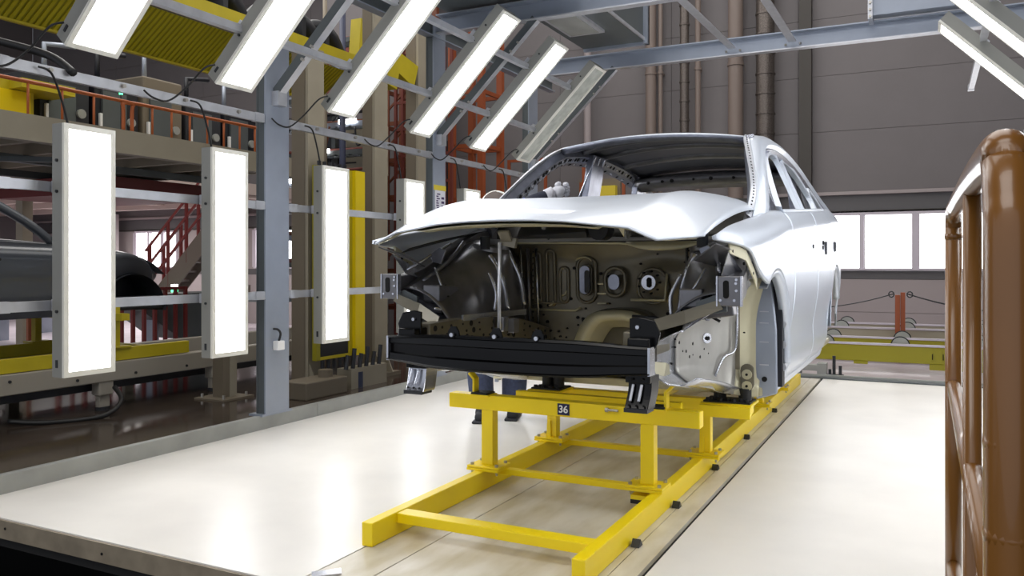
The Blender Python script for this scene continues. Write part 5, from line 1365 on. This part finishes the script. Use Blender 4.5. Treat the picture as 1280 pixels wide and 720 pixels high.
for i in range(6):
    x = -8.35+.36*i; y = 8.72+.08*(i % 2)
    tag(MB().tube([(x, y, -.1), (x, y, 4.9)], .03+.012*(i % 3), 10).build('riser_pipe', ('machine_dark', 'grey_steel_dark', 'red_pipe', 'beige_dark', 'blue_pipe', 'orange_paint')[i], smooth=True), '%s vertical riser pipe in the clutter between the lamp posts' % ('black', 'dark grey', 'rust red', 'beige', 'blue', 'orange')[i], 'pipe')
cabs = [(-8.05, 9.25, .2, 1.2, 'beige_dark'), (-7.38, 9.25, .3, 1.0, 'grey_steel_dark'), (-7.38, 9.25, 1.1, 1.9, 'machine_dark'), (-8.05, 9.25, 1.9, 2.7, 'machine_black'), (-7.38, 9.25, 2.4, 3.1, 'beige_steel')]
for i, (x, y, a, b, m) in enumerate(cabs):
    t = thing('cabinet', ('beige low', 'grey low', 'dark mid-height', 'black upper', 'pale upper', 'dusty pink', 'pale green-grey')[i]+' equipment cabinet in the clutter behind the left lamps', 'cabinet', (x, y, a))
    B(x, x+.55, y, y+.4, a, b).build('body', m, t, bevel=.01)
    B(x+.04, x+.51, y-.015, y, a+.05, b-.05).build('door', m, t, bevel=.005)
    for zz in lr(a+.15, b-.15, 3): B(x+.08, x+.3, y-.02, y-.014, zz, zz+.02).build('louvre', 'tag_dark', t)
    B(x+.25, x+.30, y+.40, y+.43, -.1, b-.1).build('mounting_post', 'grey_steel_dark', t)
for i in range(7):
    x = -8.1+.21*i; z = 3.2+.3*math.sin(i*1.7)
    tag(MB().tube(crv([(x, 8.89, z), (x+.06, 8.86, z-.25), (x+.16, 8.86, z-.18), (x+.2, 8.89, z+.1)], 5), .014, 6).build('loop_cable', ('machine_black', 'orange_paint')[i % 2], smooth=True), '%s looping cable number %s from the left among the trays' % (('black', 'orange')[i % 2], ordn[i]), 'cable')
for i, (x, z) in enumerate(((-7.55, 2.66), (-7.1, 3.04), (-8.05, 2.28))):
    tag(B(x, x+.28, 8.87, 8.90, z, z+.06).build('strip_light', 'white_light'), '%s small bright strip light in the clutter behind the lamps' % ('lower', 'upper', 'leftmost')[i], 'lamp')
# big dark hall backing so the clutter reads against depth
struct(B(-9.5, -7.6, 11.45, 11.55, -.1, 9).build('wall_inner', 'wall_panel'))
# far mezzanine guard
t = thing('machine', 'tall dark machine wall behind cable trays between the beige columns', 'machine', (-8.3, 10, -.1))
B(-8.75, -7.85, 9.85, 10.15, -.1, 3.4).build('body', 'machine_black', t, bevel=.02)
for z in lr(.4, 3.1, 8): B(-8.65, -7.95, 9.82, 9.86, z, z+.12).build('drawer', ('machine_dark', 'column_dark')[int(z*7) % 2], t)
t = thing('machine', 'dark machine wall with louvres left of the taped post', 'machine', (-7.05, 11.1, -.1))
B(-7.35, -6.75, 11.05, 11.3, -.1, 3.1).build('body', 'machine_dark', t, bevel=.02)
for z in lr(.3, 2.8, 9): B(-7.3, -6.8, 11.02, 11.06, z, z+.10).build('louvre', ('machine_black', 'beige_dark', 'red_pipe')[int(z*9) % 3], t)
# round mirror-like disc behind the left pillar
t = thing('disc_mirror', 'pale round disc on stand behind the left windscreen pillar', 'mirror', (-3.9, 7.2, 1.5))
MB().tube([(-3.75, 7.1, 1.70), (-3.74, 7.09, 1.70)], .16, 24).build('disc', 'pipe_beige', t, smooth=True, auto=.5); MB().tube([(-3.75+.16*math.cos(a)*.9, 7.09+.16*math.cos(a)*.3, 1.70+.16*math.sin(a)) for a in lr(0, 6.2832, 24)], .008, 6).build('rim', 'lamp_bezel', t)
B(-3.77, -3.74, 7.1, 7.13, 0, 1.55).build('stand', 'grey_steel', t)
